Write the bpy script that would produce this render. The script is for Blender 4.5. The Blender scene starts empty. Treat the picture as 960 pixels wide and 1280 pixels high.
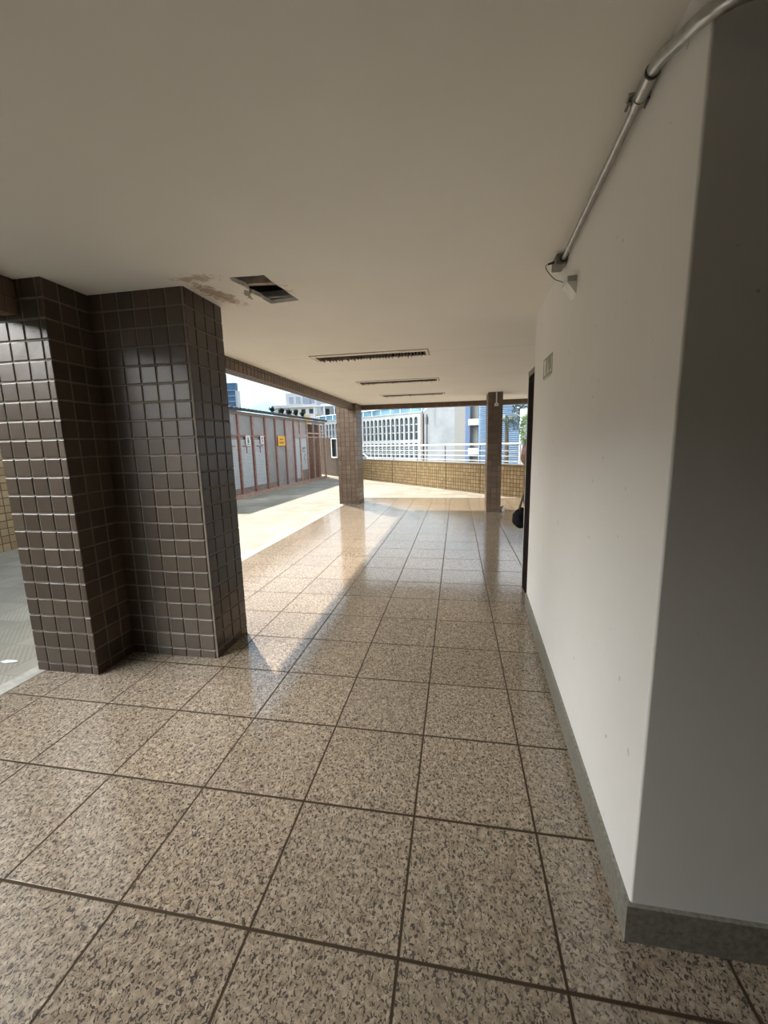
import bpy, bmesh, math, random
from mathutils import Vector, Matrix
random.seed(7)
S = bpy.context.scene
COL = S.collection
PI = math.pi

# ------------------------------------------------------------------ helpers
def V(*a): return Vector(a)

class MB:
    def __init__(s): s.v = []; s.f = []; s.m = []; s.sm = []
    def poly(s, pts, m=0, smooth=False):
        i = len(s.v); s.v += [tuple(p) for p in pts]
        s.f.append(list(range(i, i + len(pts)))); s.m.append(m); s.sm.append(smooth)
    def raw(s, vs, fs, m=0, smooth=False):
        i = len(s.v); s.v += [tuple(p) for p in vs]
        for f in fs: s.f.append([k + i for k in f]); s.m.append(m); s.sm.append(smooth)
    def box(s, a, b, m=0, M=None):
        (x0, y0, z0), (x1, y1, z1) = a, b
        vs = [V(x, y, z) for z in (z0, z1) for y in (y0, y1) for x in (x0, x1)]
        if M is not None: vs = [M @ p for p in vs]
        s.raw(vs, [(0, 2, 3, 1), (4, 5, 7, 6), (0, 1, 5, 4), (2, 6, 7, 3), (0, 4, 6, 2), (1, 3, 7, 5)], m)
    def bbox(s, a, b, r=.01, m=0, M=None, seg=2):
        bm = bmesh.new(); bmesh.ops.create_cube(bm, size=1)
        for v in bm.verts:
            v.co = V(*[(a[i] + b[i]) / 2 + v.co[i] * (b[i] - a[i]) for i in range(3)])
        bmesh.ops.bevel(bm, geom=bm.edges[:], offset=r, segments=seg, affect='EDGES', profile=.5)
        if M is not None: bmesh.ops.transform(bm, matrix=M, verts=bm.verts)
        bm.verts.index_update()
        s.raw([v.co.copy() for v in bm.verts], [[v.index for v in f.verts] for f in bm.faces], m)
        bm.free()
    def prism(s, pts, d, m=0):
        d = V(*d); n = len(pts); p = [V(*q) for q in pts]
        s.raw(p + [q + d for q in p], [list(range(n - 1, -1, -1)), list(range(n, 2 * n))] +
              [(i, (i + 1) % n, n + (i + 1) % n, n + i) for i in range(n)], m)
    def tube(s, path, r, n=12, m=0, caps=True, smooth=True):
        path = [V(*p) for p in path]
        rs = r if isinstance(r, (list, tuple)) else [r] * len(path)
        vs = []; fs = []; prev = None
        for i, p in enumerate(path):
            t = (path[min(i + 1, len(path) - 1)] - path[max(i - 1, 0)]).normalized()
            if prev is None:
                u = t.cross(V(0, 0, 1));  u = u if u.length > .05 else t.cross(V(1, 0, 0))
            else: u = prev - t * prev.dot(t)
            u.normalize(); w = t.cross(u); prev = u
            for k in range(n):
                a = 2 * PI * k / n; vs.append(p + (u * math.cos(a) + w * math.sin(a)) * rs[i])
        for i in range(len(path) - 1):
            for k in range(n):
                fs.append((i * n + k, i * n + (k + 1) % n, (i + 1) * n + (k + 1) % n, (i + 1) * n + k))
        s.raw(vs, fs, m, smooth)
        if caps:
            s.poly([vs[k] for k in range(n)][::-1], m); s.poly(vs[-n:], m)
    def ball(s, c, r, m=0, sc=(1, 1, 1), nu=14, nv=9):
        vs = []; fs = []
        for j in range(nv + 1):
            th = PI * j / nv
            for i in range(nu):
                ph = 2 * PI * i / nu
                vs.append(V(c[0] + r * sc[0] * math.sin(th) * math.cos(ph), c[1] + r * sc[1] * math.sin(th) * math.sin(ph), c[2] + r * sc[2] * math.cos(th)))
        for j in range(nv):
            for i in range(nu):
                fs.append((j * nu + i, (j + 1) * nu + i, (j + 1) * nu + (i + 1) % nu, j * nu + (i + 1) % nu))
        s.raw(vs, fs, m, True)
    def obj(s, name, mats, parent=None):
        me = bpy.data.meshes.new(name); me.from_pydata(s.v, [], s.f)
        mats = mats if isinstance(mats, (list, tuple)) else [mats]
        for m in mats: me.materials.append(m)
        me.polygons.foreach_set('material_index', s.m)
        me.polygons.foreach_set('use_smooth', s.sm)
        me.update()
        o = bpy.data.objects.new(name, me); COL.objects.link(o)
        if parent: o.parent = parent
        return o

def tag(o, label=None, cat=None, group=None, kind=None):
    if label: o['label'] = label
    if cat: o['category'] = cat
    if group: o['group'] = group
    if kind: o['kind'] = kind
    return o
def thing(name, label, cat, loc=(0, 0, 0), group=None, rz=0):
    o = bpy.data.objects.new(name, None); COL.objects.link(o); o.location = loc; o.rotation_euler = (0, 0, rz)
    o.empty_display_size = .1
    return tag(o, label, cat, group)
def struct(o, label=None, cat=None): return tag(o, label, cat, kind='structure')

def tiles(mb, O, U, W, lu, lw, N, p=.123, gap=.011, d=.006, ou=0, ow=0, m=0, ch=.004, jit=.0008):
    """raised tiles with chamfered edges over a rectangle O + u*U + w*W; N outward normal; ou/ow phase of the first joint"""
    O, U, W, N = V(*O), V(*U).normalized(), V(*W).normalized(), V(*N).normalized()
    def cuts(L, o):
        c = [0.0]; x = o if o > 1e-6 else p
        while x < L - 1e-4:
            if x > .012: c.append(x)
            x += p
        c.append(L); return c
    cu, cw = cuts(lu, ou), cuts(lw, ow)
    flip = U.cross(W).dot(N) < 0
    for i in range(len(cu) - 1):
        for j in range(len(cw) - 1):
            a0 = cu[i] + (gap / 2 if i else 0); a1 = cu[i + 1] - (gap / 2 if i < len(cu) - 2 else 0)
            b0 = cw[j] + (gap / 2 if j else 0); b1 = cw[j + 1] - (gap / 2 if j < len(cw) - 2 else 0)
            if a1 - a0 < .012 or b1 - b0 < .012: continue
            vs = []
            t = [random.uniform(-jit, jit) for _ in range(4)]
            for k, (x, y) in enumerate(((a0, b0), (a1, b0), (a1, b1), (a0, b1))): vs.append(O + U * x + W * y)
            for k, (x, y) in enumerate(((a0, b0), (a1, b0), (a1, b1), (a0, b1))): vs.append(O + U * x + W * y + N * (d - ch * .6))
            for k, (x, y) in enumerate(((a0 + ch, b0 + ch), (a1 - ch, b0 + ch), (a1 - ch, b1 - ch), (a0 + ch, b1 - ch))): vs.append(O + U * x + W * y + N * (d + t[k]))
            fs = [(8, 9, 10, 11)]
            for k in range(4):
                q = (k + 1) % 4; fs += [(k, q, q + 4, k + 4), (k + 4, q + 4, q + 8, k + 8)]
            if flip: fs = [f[::-1] for f in fs]
            mb.raw(vs, fs, m)

# ------------------------------------------------------------------ materials
def newmat(name):
    m = bpy.data.materials.new(name); m.use_nodes = True
    nt = m.node_tree; b = nt.nodes['Principled BSDF']
    return m, nt, b
def setp(b, col=None, rough=None, metal=None, spec=None):
    if col is not None: b.inputs['Base Color'].default_value = (*col, 1)
    if rough is not None: b.inputs['Roughness'].default_value = rough
    if metal is not None: b.inputs['Metallic'].default_value = metal
    if spec is not None: b.inputs['Specular IOR Level'].default_value = spec
def node(nt, t, **kw):
    n = nt.nodes.new(t)
    for k, v in kw.items():
        if k in n.inputs: n.inputs[k].default_value = v
        else: setattr(n, k, v)
    return n
def ramp(nt, stops, interp='LINEAR'):
    n = nt.nodes.new('ShaderNodeValToRGB'); e = n.color_ramp.elements; n.color_ramp.interpolation = interp
    while len(e) < len(stops): e.new(.5)
    for i, (p, c) in enumerate(stops): e[i].position = p; e[i].color = (*c, 1) if len(c) == 3 else c
    return n
def mix(nt, fac, a, b, mode='MIX'):
    n = nt.nodes.new('ShaderNodeMix'); n.data_type = 'RGBA'; n.blend_type = mode
    for sock, v in ((n.inputs[0], fac), (n.inputs[6], a), (n.inputs[7], b)):
        if isinstance(v, bpy.types.NodeSocket): nt.links.new(v, sock)
        elif isinstance(v, (int, float)): sock.default_value = v
        else: sock.default_value = (*v, 1)
    return n.outputs[2]
def math_(nt, op, a, b=None, c=None):
    n = nt.nodes.new('ShaderNodeMath'); n.operation = op
    for i, v in enumerate((a, b, c)):
        if v is None: continue
        if isinstance(v, bpy.types.NodeSocket): nt.links.new(v, n.inputs[i])
        else: n.inputs[i].default_value = v
    return n.outputs[0]
def vmath(nt, op, a, b=None):
    n = nt.nodes.new('ShaderNodeVectorMath'); n.operation = op
    for i, v in enumerate((a, b)):
        if v is None: continue
        if isinstance(v, bpy.types.NodeSocket): nt.links.new(v, n.inputs[i])
        else: n.inputs[i].default_value = v
    return n.outputs[0]
def objco(nt): return nt.nodes.new('ShaderNodeTexCoord').outputs['Object']
def noise(nt, vec, scale, detail=3, rough=.5, dist=0):
    n = node(nt, 'ShaderNodeTexNoise', Scale=scale, Detail=detail, Roughness=rough, Distortion=dist)
    nt.links.new(vec, n.inputs['Vector']); return n
def bump(nt, b, h, strength=.3, dist=.01):
    n = node(nt, 'ShaderNodeBump', Strength=strength, Distance=dist); nt.links.new(h, n.inputs['Height'])
    nt.links.new(n.outputs[0], b.inputs['Normal'])

def plain(name, col, rough=.6, metal=0, var=.12, scale=8, spec=.5, bmp=0):
    """a plain surface with faint uneven tone and wear"""
    m, nt, b = newmat(name); setp(b, col, rough, metal, spec)
    co = objco(nt); n = noise(nt, co, scale, 4, .6)
    dk = tuple(c * (1 - var) for c in col); lt = tuple(min(1, c * (1 + var)) for c in col)
    r = ramp(nt, [(.3, dk), (.7, lt)]); nt.links.new(n.outputs[0], r.inputs[0]); nt.links.new(r.outputs[0], b.inputs['Base Color'])
    if bmp: bump(nt, b, n.outputs[0], bmp, .01)
    return m

def tile_mat(name, c0, c1, c2, rough=.28, bmp=.15):
    m, nt, b = newmat(name); setp(b, c1, rough)
    b.inputs['Specular IOR Level'].default_value = .38
    g = nt.nodes.new('ShaderNodeNewGeometry')
    r = ramp(nt, [(0, c0), (.5, c1), (1, c2)]); nt.links.new(g.outputs['Random Per Island'], r.inputs[0])
    co = objco(nt); n = noise(nt, co, 35, 5, .65)
    rr = ramp(nt, [(.3, (.90, .90, .90)), (.7, (1.07, 1.07, 1.07))]); nt.links.new(n.outputs[0], rr.inputs[0])
    nt.links.new(mix(nt, 1.0, r.outputs[0], rr.outputs[0], 'MULTIPLY'), b.inputs['Base Color'])
    n2 = noise(nt, co, 14, 3, .5)
    nt.links.new(math_(nt, 'MULTIPLY_ADD', n2.outputs[0], .12, rough - .06), b.inputs['Roughness'])
    bump(nt, b, n.outputs[0], bmp, .004)
    return m

M = {}
M['tile'] = tile_mat('brown_glazed_tile', (.052, .036, .025), (.064, .045, .032), (.080, .058, .040), .33)
M['grout'] = plain('grey_grout', (.17, .145, .115), .85, var=.25, scale=12)
M['tile2'] = tile_mat('mid_brown_tile', (.115, .075, .05), (.135, .092, .062), (.16, .11, .075), .34)
M['grout2'] = plain('brown_grout', (.10, .07, .05), .85, var=.2)
M['ochre'] = tile_mat('ochre_tile', (.27, .185, .09), (.33, .23, .115), (.39, .28, .15), .38)
M['grout3'] = plain('dark_grout', (.075, .055, .035), .85, var=.2)
M['tile4'] = tile_mat('red_brown_tile', (.17, .085, .055), (.21, .11, .075), (.25, .135, .09), .4)

# polished granite slabs with dark flecks
def granite():
    m, nt, b = newmat('speckled_granite'); setp(b, rough=.17, spec=.6)
    co = objco(nt)
    cell = vmath(nt, 'FLOOR', vmath(nt, 'SCALE', co)); cell.node.inputs[0].links[0].from_node.inputs['Scale'].default_value = 2.0
    wn = node(nt, 'ShaderNodeTexWhiteNoise'); nt.links.new(cell, wn.inputs['Vector'])
    off = vmath(nt, 'SCALE', wn.outputs['Color']); off.node.inputs['Scale'].default_value = 20
    p = vmath(nt, 'ADD', co, off)
    # warp
    w = noise(nt, p, 60, 2, .5); ws = vmath(nt, 'SCALE', vmath(nt, 'SUBTRACT', w.outputs['Color'], (.5, .5, .5))); ws.node.inputs['Scale'].default_value = .022
    q = vmath(nt, 'ADD', p, ws)
    base = noise(nt, q, 45, 4, .6)
    r = ramp(nt, [(.32, (.21, .165, .122)), (.5, (.31, .25, .187)), (.68, (.43, .36, .28))]); nt.links.new(base.outputs[0], r.inputs[0])
    vo = node(nt, 'ShaderNodeTexVoronoi', Scale=110.0); nt.links.new(q, vo.inputs['Vector'])
    gr = ramp(nt, [(0, (.82, .82, .82)), (1, (1.15, 1.13, 1.1))]); nt.links.new(vo.outputs['Color'], gr.inputs[0])
    c = mix(nt, 1.0, r.outputs[0], gr.outputs[0], 'MULTIPLY')
    mp = node(nt, 'ShaderNodeMapping'); mp.inputs['Scale'].default_value = (1, .62, 1); mp.inputs['Rotation'].default_value = (0, 0, .6)
    nt.links.new(q, mp.inputs['Vector'])
    fl = noise(nt, mp.outputs[0], 125, 2, .5, .6)
    fr = ramp(nt, [(.535, (0, 0, 0)), (.59, (1, 1, 1))]); nt.links.new(fl.outputs[0], fr.inputs[0])
    c = mix(nt, math_(nt, 'MULTIPLY', fr.outputs[0], .88), c, (.040, .034, .034))
    # per-slab tone
    tone = ramp(nt, [(0, (.92, .92, .92)), (1, (1.06, 1.05, 1.04))]); nt.links.new(wn.outputs['Value'], tone.inputs[0])
    c = mix(nt, 1.0, c, tone.outputs[0], 'MULTIPLY')
    # joints every half metre
    fr2 = vmath(nt, 'FRACTION', vmath(nt, 'SCALE', vmath(nt, 'ADD', co, (50, 50, 0)))); fr2.node.inputs[0].links[0].from_node.inputs['Scale'].default_value = 2.0
    sx = node(nt, 'ShaderNodeSeparateXYZ'); nt.links.new(fr2, sx.inputs[0])
    dx = math_(nt, 'ABSOLUTE', math_(nt, 'SUBTRACT', sx.outputs[0], .5)); dy = math_(nt, 'ABSOLUTE', math_(nt, 'SUBTRACT', sx.outputs[1], .5))
    d = math_(nt, 'MAXIMUM', dx, math_(nt, 'ADD', dy, .002))
    jn = ramp(nt, [(.4895, (0, 0, 0)), (.4925, (1, 1, 1))]); nt.links.new(d, jn.inputs[0])
    c = mix(nt, jn.outputs[0], c, (.055, .038, .024))
    nt.links.new(c, b.inputs['Base Color'])
    big = noise(nt, co, 2.2, 4, .6)
    rg = math_(nt, 'ADD', math_(nt, 'MULTIPLY_ADD', big.outputs[0], .12, .07), math_(nt, 'MULTIPLY', jn.outputs[0], .5))
    nt.links.new(rg, b.inputs['Roughness']); nt.links.new(math_(nt, 'MULTIPLY_ADD', jn.outputs[0], -.65, .7), b.inputs['Specular IOR Level'])
    h = math_(nt, 'SUBTRACT', math_(nt, 'MULTIPLY', noise(nt, co, 3.0, 2, .5).outputs[0], .10), jn.outputs[0])
    bump(nt, b, h, .5, .003)
    return m
M['granite'] = granite()

def paver():
    m, nt, b = newmat('ridged_concrete_paver'); setp(b, rough=.7)
    co = objco(nt)
    P = .40
    sc = vmath(nt, 'SCALE', vmath(nt, 'ADD', co, (60, 60, 0))); sc.node.inputs['Scale'].default_value = 1 / P
    fr = vmath(nt, 'FRACTION', sc); fl = vmath(nt, 'FLOOR', sc)
    s = node(nt, 'ShaderNodeSeparateXYZ'); nt.links.new(fr, s.inputs[0]); f = node(nt, 'ShaderNodeSeparateXYZ'); nt.links.new(fl, f.inputs[0])
    par = math_(nt, 'MODULO', math_(nt, 'ADD', f.outputs[0], f.outputs[1]), 2.0)
    sgn = math_(nt, 'MULTIPLY_ADD', par, 2.0, -1.0)
    diag = math_(nt, 'ADD', s.outputs[0], math_(nt, 'MULTIPLY', s.outputs[1], sgn))
    wave = math_(nt, 'SINE', math_(nt, 'MULTIPLY', diag, 2 * PI * 9))
    dx = math_(nt, 'ABSOLUTE', math_(nt, 'SUBTRACT', s.outputs[0], .5)); dy = math_(nt, 'ABSOLUTE', math_(nt, 'SUBTRACT', s.outputs[1], .5))
    jn = ramp(nt, [(.483, (0, 0, 0)), (.49, (1, 1, 1))]); nt.links.new(math_(nt, 'MAXIMUM', dx, dy), jn.inputs[0])
    wn = node(nt, 'ShaderNodeTexWhiteNoise'); nt.links.new(fl, wn.inputs['Vector'])
    r = ramp(nt, [(0, (.27, .245, .195)), (.5, (.32, .29, .23)), (1, (.37, .335, .27))]); nt.links.new(wn.outputs['Value'], r.inputs[0])
    st = noise(nt, co, 1.1, 5, .65); sr = ramp(nt, [(.3, (.74, .74, .72)), (.7, (1.1, 1.1, 1.08))]); nt.links.new(st.outputs[0], sr.inputs[0])
    c = mix(nt, 1.0, r.outputs[0], sr.outputs[0], 'MULTIPLY')
    wr = ramp(nt, [(0, (.86, .86, .86)), (1, (1.03, 1.03, 1.03))]); nt.links.new(math_(nt, 'MULTIPLY_ADD', wave, .5, .5), wr.inputs[0])
    c = mix(nt, 1.0, c, wr.outputs[0], 'MULTIPLY')
    c = mix(nt, math_(nt, 'MULTIPLY', jn.outputs[0], .7), c, (.20, .18, .15))
    nt.links.new(c, b.inputs['Base Color'])
    bump(nt, b, math_(nt, 'SUBTRACT', math_(nt, 'MULTIPLY', wave, .35), jn.outputs[0]), .35, .006)
    return m
M['paver'] = paver()

def ceiling_mat():
    m, nt, b = newmat('painted_ceiling_with_water_stain'); setp(b, rough=.75, spec=.3)
    co = objco(nt)
    n = noise(nt, co, 1.2, 4, .6)
    r = ramp(nt, [(.3, (.84, .81, .74)), (.7, (.88, .855, .79))]); nt.links.new(n.outputs[0], r.inputs[0])
    c = r.outputs[0]
    def blot(cx, cy, rx, ry, rot, lo, hi, scale, col, amt, c):
        mp = node(nt, 'ShaderNodeMapping', vector_type='TEXTURE'); mp.inputs['Location'].default_value = (cx, cy, 2.64); mp.inputs['Rotation'].default_value = (0, 0, rot)
        mp.inputs['Scale'].default_value = (rx, ry, 1); nt.links.new(co, mp.inputs['Vector'])
        ln = node(nt, 'ShaderNodeVectorMath', operation='LENGTH'); nt.links.new(mp.outputs[0], ln.inputs[0])
        inside = math_(nt, 'SUBTRACT', 1.0, ln.outputs['Value'])
        nn = noise(nt, co, scale, 5, .65, .6)
        v = math_(nt, 'ADD', inside, math_(nt, 'MULTIPLY_ADD', nn.outputs[0], 2.4, -1.2))
        rr = ramp(nt, [(lo, (0, 0, 0)), (hi, (1, 1, 1))]); nt.links.new(v, rr.inputs[0])
        return mix(nt, math_(nt, 'MULTIPLY', rr.outputs[0], amt), c, col), rr.outputs[0]
    c, _ = blot(-1.75, 1.85, .55, .42, .3, .35, .55, 5, (.86, .82, .74), .8, c)
    c, a1 = blot(-1.98, 1.80, .10, .34, -.25, .22, .62, 20, (.36, .23, .14), .8, c)
    c, a2 = blot(-1.95, 1.52, .22, .09, .1, .30, .70, 22, (.42, .29, .18), .7, c)
    c, a3 = blot(-1.62, 1.83, .26, .36, .1, .42, .85, 20, (.45, .33, .23), .6, c)
    c, a4 = blot(-1.78, 1.86, .03, .12, .3, .25, .4, 14, (.16, .13, .10), .8, c)
    # joints of the boards
    s = node(nt, 'ShaderNodeSeparateXYZ'); nt.links.new(co, s.inputs[0])
    def line(y, w):
        d = math_(nt, 'ABSOLUTE', math_(nt, 'SUBTRACT', s.outputs[1], y)); rr = ramp(nt, [(w, (1, 1, 1)), (w * 2, (0, 0, 0))]); nt.links.new(d, rr.inputs[0]); return rr.outputs[0]
    for y in (4.02, 4.95): c = mix(nt, math_(nt, 'MULTIPLY', line(y, .004), .35), c, (.45, .38, .30))
    nt.links.new(c, b.inputs['Base Color'])
    h = math_(nt, 'ADD', math_(nt, 'MULTIPLY', noise(nt, co, .8, 2, .5).outputs[0], 1.0), math_(nt, 'MULTIPLY', a1, .25))
    bump(nt, b, h, .25, .02)
    return m
M['ceiling'] = ceiling_mat()

def wall_mat():
    m, nt, b = newmat('white_painted_plaster'); setp(b, rough=.55, spec=.35)
    co = objco(nt); n = noise(nt, co, 1.0, 4, .6)
    r = ramp(nt, [(.3, (.80, .79, .765)), (.7, (.85, .84, .815))]); nt.links.new(n.outputs[0], r.inputs[0])
    n2 = noise(nt, co, 23, 2, .4); rr = ramp(nt, [(.745, (0, 0, 0)), (.775, (1, 1, 1))]); nt.links.new(n2.outputs[0], rr.inputs[0])
    nt.links.new(mix(nt, math_(nt, 'MULTIPLY', rr.outputs[0], .5), r.outputs[0], (.35, .33, .31)), b.inputs['Base Color'])
    bump(nt, b, noise(nt, co, 45, 3, .6).outputs[0], .06, .004)
    return m
M['wall'] = wall_mat()
M['skirt'] = plain('grey_granite_skirting', (.21, .20, .17), .4, var=.35, scale=60)
M['kerb'] = plain('concrete_kerb', (.36, .335, .285), .75, var=.2, scale=14)
M['dark'] = plain('dark_void', (.03, .026, .022), .9)
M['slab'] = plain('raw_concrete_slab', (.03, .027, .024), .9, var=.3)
M['batten'] = plain('old_timber_batten', (.42, .33, .25), .8, var=.3, scale=20)
M['galv'] = plain('galvanised_steel', (.44, .44, .42), .34, metal=.9, var=.15, scale=30)
M['boxgrey'] = plain('dull_grey_metal_box', (.20, .20, .18), .5, metal=.4, var=.3, scale=40)
M['rubber'] = plain('black_gasket', (.03, .03, .03), .6)
M['whitep'] = plain('white_plastic', (.74, .74, .70), .4)
M['greyp'] = plain('grey_plastic', (.34, .35, .32), .45)
M['cable'] = plain('grey_cable', (.12, .12, .10), .6)
M['signgreen'] = plain('grey_green_sign', (.20, .23, .17), .4)
M['signwhite'] = plain('pale_sign_print', (.66, .68, .60), .4)
M['frame_dark'] = plain('dark_brown_metal', (.018, .012, .012), .85, var=.4, scale=40, spec=.03)
M['frame_lt'] = plain('bare_aluminium_edge', (.55, .53, .50), .4, metal=.3)
M['header'] = plain('brown_header_paint', (.20, .165, .13), .5)
M['lamp_frame'] = plain('cream_lamp_frame', (.78, .73, .63), .5)
M['louver'] = plain('brown_louver_blade', (.23, .18, .135), .4, metal=.2, var=.3, scale=25)
M['tube'] = plain('unlit_tube', (.55, .53, .48), .3)
M['steelw'] = plain('white_rail_paint', (.86, .86, .85), .35)
M['post_dk'] = plain('dark_steel_post', (.10, .09, .085), .5)
M['rust'] = plain('red_oxide_paint', (.30, .14, .11), .55, var=.3, scale=9)
M['rust_lt'] = plain('faded_red_paint', (.47, .29, .21), .6, var=.25, scale=9)
M['sheet'] = plain('grey_sheet_metal', (.31, .28, .262), .5, var=.12, scale=2)
M['sheet2'] = plain('pinkish_grey_sheet', (.37, .30, .275), .55, var=.12, scale=3)
M['shutter'] = plain('white_roller_shutter', (.50, .50, .50), .45, var=.06)
M['kick'] = plain('brown_kick_plate', (.26, .19, .15), .6, var=.25)
M['orange'] = plain('orange_sign', (.83, .40, .02), .5, var=.05)
M['ink'] = plain('dark_ink', (.06, .05, .045), .5)
M['inkred'] = plain('red_ink', (.55, .12, .10), .5)
M['paper'] = plain('white_paper', (.66, .65, .63), .6, var=.06)
M['roofdk'] = plain('weathered_roof_sheet', (.045, .045, .047), .9, var=.4, scale=3)
M['leaf'] = plain('plant_leaf', (.14, .23, .075), .5, var=.5, scale=5)
M['leafdk'] = plain('dark_leaf', (.018, .042, .026), .45, var=.5, scale=4)
M['trunk'] = plain('palm_bark', (.08, .065, .045), .9, var=.3)
M['conc_w'] = plain('pale_cast_concrete', (.30, .315, .32), .7, var=.1, scale=.6)
M['glass_dk'] = plain('dark_window_glass', (.025, .036, .04), .5, var=.5, scale=.5, spec=.15)
M['bluegl'] = plain('blue_roof_glass', (.13, .25, .33), .15, var=.4, scale=.35)
M['bluecol'] = plain('blue_painted_column', (.11, .16, .27), .5, var=.1)
M['beigew'] = plain('grey_beige_render', (.25, .25, .235), .8, var=.1)
M['louvblue'] = plain('blue_louver_sheet', (.22, .31, .42), .45, var=.08)
M['louvdk'] = plain('louver_gap', (.07, .10, .15), .7)
M['ac'] = plain('white_unit', (.48, .49, .45), .5)
M['aptw'] = plain('white_render', (.48, .50, .52), .8, var=.08, scale=.3)
M['aptg'] = plain('grey_render', (.28, .31, .37), .8, var=.1, scale=.3)
M['aptb'] = plain('brown_render', (.36, .27, .21), .8, var=.1, scale=.3)
M['apty'] = plain('yellow_render', (.50, .36, .15), .8, var=.1, scale=.3)
M['towerb'] = plain('blue_tower_glass', (.06, .15, .25), .6, var=.4, scale=.4)
M['asphalt'] = plain('asphalt', (.17, .17, .175), .9, var=.2)
M['carw'] = plain('white_car_paint', (.82, .83, .84), .2, var=.03)
M['tyre'] = plain('tyre_rubber', (.02, .02, .02), .8)
M['skin'] = plain('skin', (.45, .27, .19), .5, var=.06)
M['pink'] = plain('pink_shirt_cloth', (.55, .36, .37), .85, var=.25, scale=30)
M['black'] = plain('black_cloth', (.014, .013, .015), .9, var=.3, scale=20, spec=.08)
M['green'] = plain('dark_green_cloth', (.05, .065, .03), .8)
M['trous'] = plain('dark_trouser_cloth', (.04, .045, .06), .85)
M['hair'] = plain('dark_hair', (.02, .015, .012), .5)

def stained():
    m, nt, b = newmat('stained_grey_concrete'); setp(b, rough=.8)
    co = objco(nt); n = noise(nt, co, .5, 6, .65)
    mp = node(nt, 'ShaderNodeMapping'); mp.inputs['Scale'].default_value = (1.6, 1.6, .12); nt.links.new(co, mp.inputs['Vector'])
    n2 = noise(nt, mp.outputs[0], 1.0, 5, .6)
    r = ramp(nt, [(.3, (.18, .195, .205)), (.7, (.25, .27, .28))]); nt.links.new(n.outputs[0], r.inputs[0])
    rr = ramp(nt, [(.58, (0, 0, 0)), (.75, (1, 1, 1))]); nt.links.new(n2.outputs[0], rr.inputs[0])
    nt.links.new(mix(nt, math_(nt, 'MULTIPLY', rr.outputs[0], .75), r.outputs[0], (.11, .10, .095)), b.inputs['Base Color'])
    return m
M['stain'] = stained()

# ------------------------------------------------------------------ setting: floors
CZ = 2.64
mb = MB(); mb.box((-3.29, -5, -.12), (6, 10.9, 0)); struct(mb.obj('floor', M['granite']))
mb = MB()
mb.box((-7.7, -6, -.20), (-3.42, 20.6, -.012)); mb.box((-3.42, 10.9, -.20), (6, 20.6, -.012))
struct(mb.obj('floor_terrace', M['paver']))
mb = MB(); mb.bbox((-3.42, -5, -.19), (-3.29, 10.9, .004), .006); struct(mb.obj('trim_1', M['kerb']))
mb = MB(); mb.box((-3.42, 10.9, -.19), (6, 11.02, .0)); struct(mb.obj('trim_2', M['kerb']))
mb = MB(); mb.box((-90, -40, -1.1), (90, 130, -.8)); struct(mb.obj('ground_street', M['asphalt']))

# ceiling with cut-outs for three lamps and the broken hole
LAMPS = [(-2.075, -.67, 3.885, 4.225), (-2.03, -.64, 6.03, 6.37), (-2.0, -.605, 8.07, 8.41)]
HB = (-1.82, -1.40, 1.48, 2.14)
def grid_with_holes(mb, X0, X1, Y0, Y1, holes, z):
    xs = sorted({X0, X1, *[h[0] for h in holes], *[h[1] for h in holes]}); ys = sorted({Y0, Y1, *[h[2] for h in holes], *[h[3] for h in holes]})
    for i in range(len(xs) - 1):
        for j in range(len(ys) - 1):
            cx, cy = (xs[i] + xs[i + 1]) / 2, (ys[j] + ys[j + 1]) / 2
            if any(h[0] < cx < h[1] and h[2] < cy < h[3] for h in holes): continue
            mb.poly([(xs[i], ys[j], z), (xs[i], ys[j + 1], z), (xs[i + 1], ys[j + 1], z), (xs[i + 1], ys[j], z)])
mb = MB()
grid_with_holes(mb, -3.1, 6, -5, 10.3, LAMPS + [HB], CZ)
hc = [(-1.746, 1.558), (-1.526, 1.573), (-1.476, 2.051), (-1.72, 2.071)]
ring = []
for k in range(4):
    a, b = hc[k], hc[(k + 1) % 4]; n = 10
    for i in range(n):
        t = i / n; j = .018 if k == 3 else .004
        ring.append((a[0] + (b[0] - a[0]) * t + random.uniform(-j, j), a[1] + (b[1] - a[1]) * t + random.uniform(-j, j) * .6))
cx, cy = -1.61, 1.81
def torect(p):
    dx, dy = p[0] - cx, p[1] - cy
    t = min([((HB[1] if dx > 0 else HB[0]) - cx) / dx if abs(dx) > 1e-6 else 9e9, ((HB[3] if dy > 0 else HB[2]) - cy) / dy if abs(dy) > 1e-6 else 9e9])
    return (cx + dx * t, cy + dy * t)
outer = [torect(p) for p in ring]
# snap nearest outer points to the rectangle's corners
for c in ((HB[0], HB[2]), (HB[1], HB[2]), (HB[1], HB[3]), (HB[0], HB[3])):
    k = min(range(len(outer)), key=lambda i: (outer[i][0] - c[0]) ** 2 + (outer[i][1] - c[1]) ** 2); outer[k] = c
n = len(ring)
for i in range(n):
    j = (i + 1) % n
    mb.poly([(*ring[i], CZ), (*outer[i], CZ), (*outer[j], CZ), (*ring[j], CZ)][::-1])
    mb.poly([(*ring[i], CZ), (*ring[j], CZ), (*ring[j], CZ + .028), (*ring[i], CZ + .028)])
struct(mb.obj('ceiling', M['ceiling']))
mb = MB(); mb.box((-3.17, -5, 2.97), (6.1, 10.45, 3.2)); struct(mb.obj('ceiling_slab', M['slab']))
# battens seen inside the hole
mb = MB(); mb.box((-.34, -.02, 0), (.34, .02, .045), M=Matrix.Translation((-1.62, 1.79, CZ + .032)) @ Matrix.Rotation(.12, 4, 'Z')); struct(mb.obj('trim_3', M['batten']))
mb = MB(); mb.box((-1.95, 2.02, CZ + .03), (-1.2, 2.06, CZ + .07)); struct(mb.obj('trim_4', M['galv']))

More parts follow.
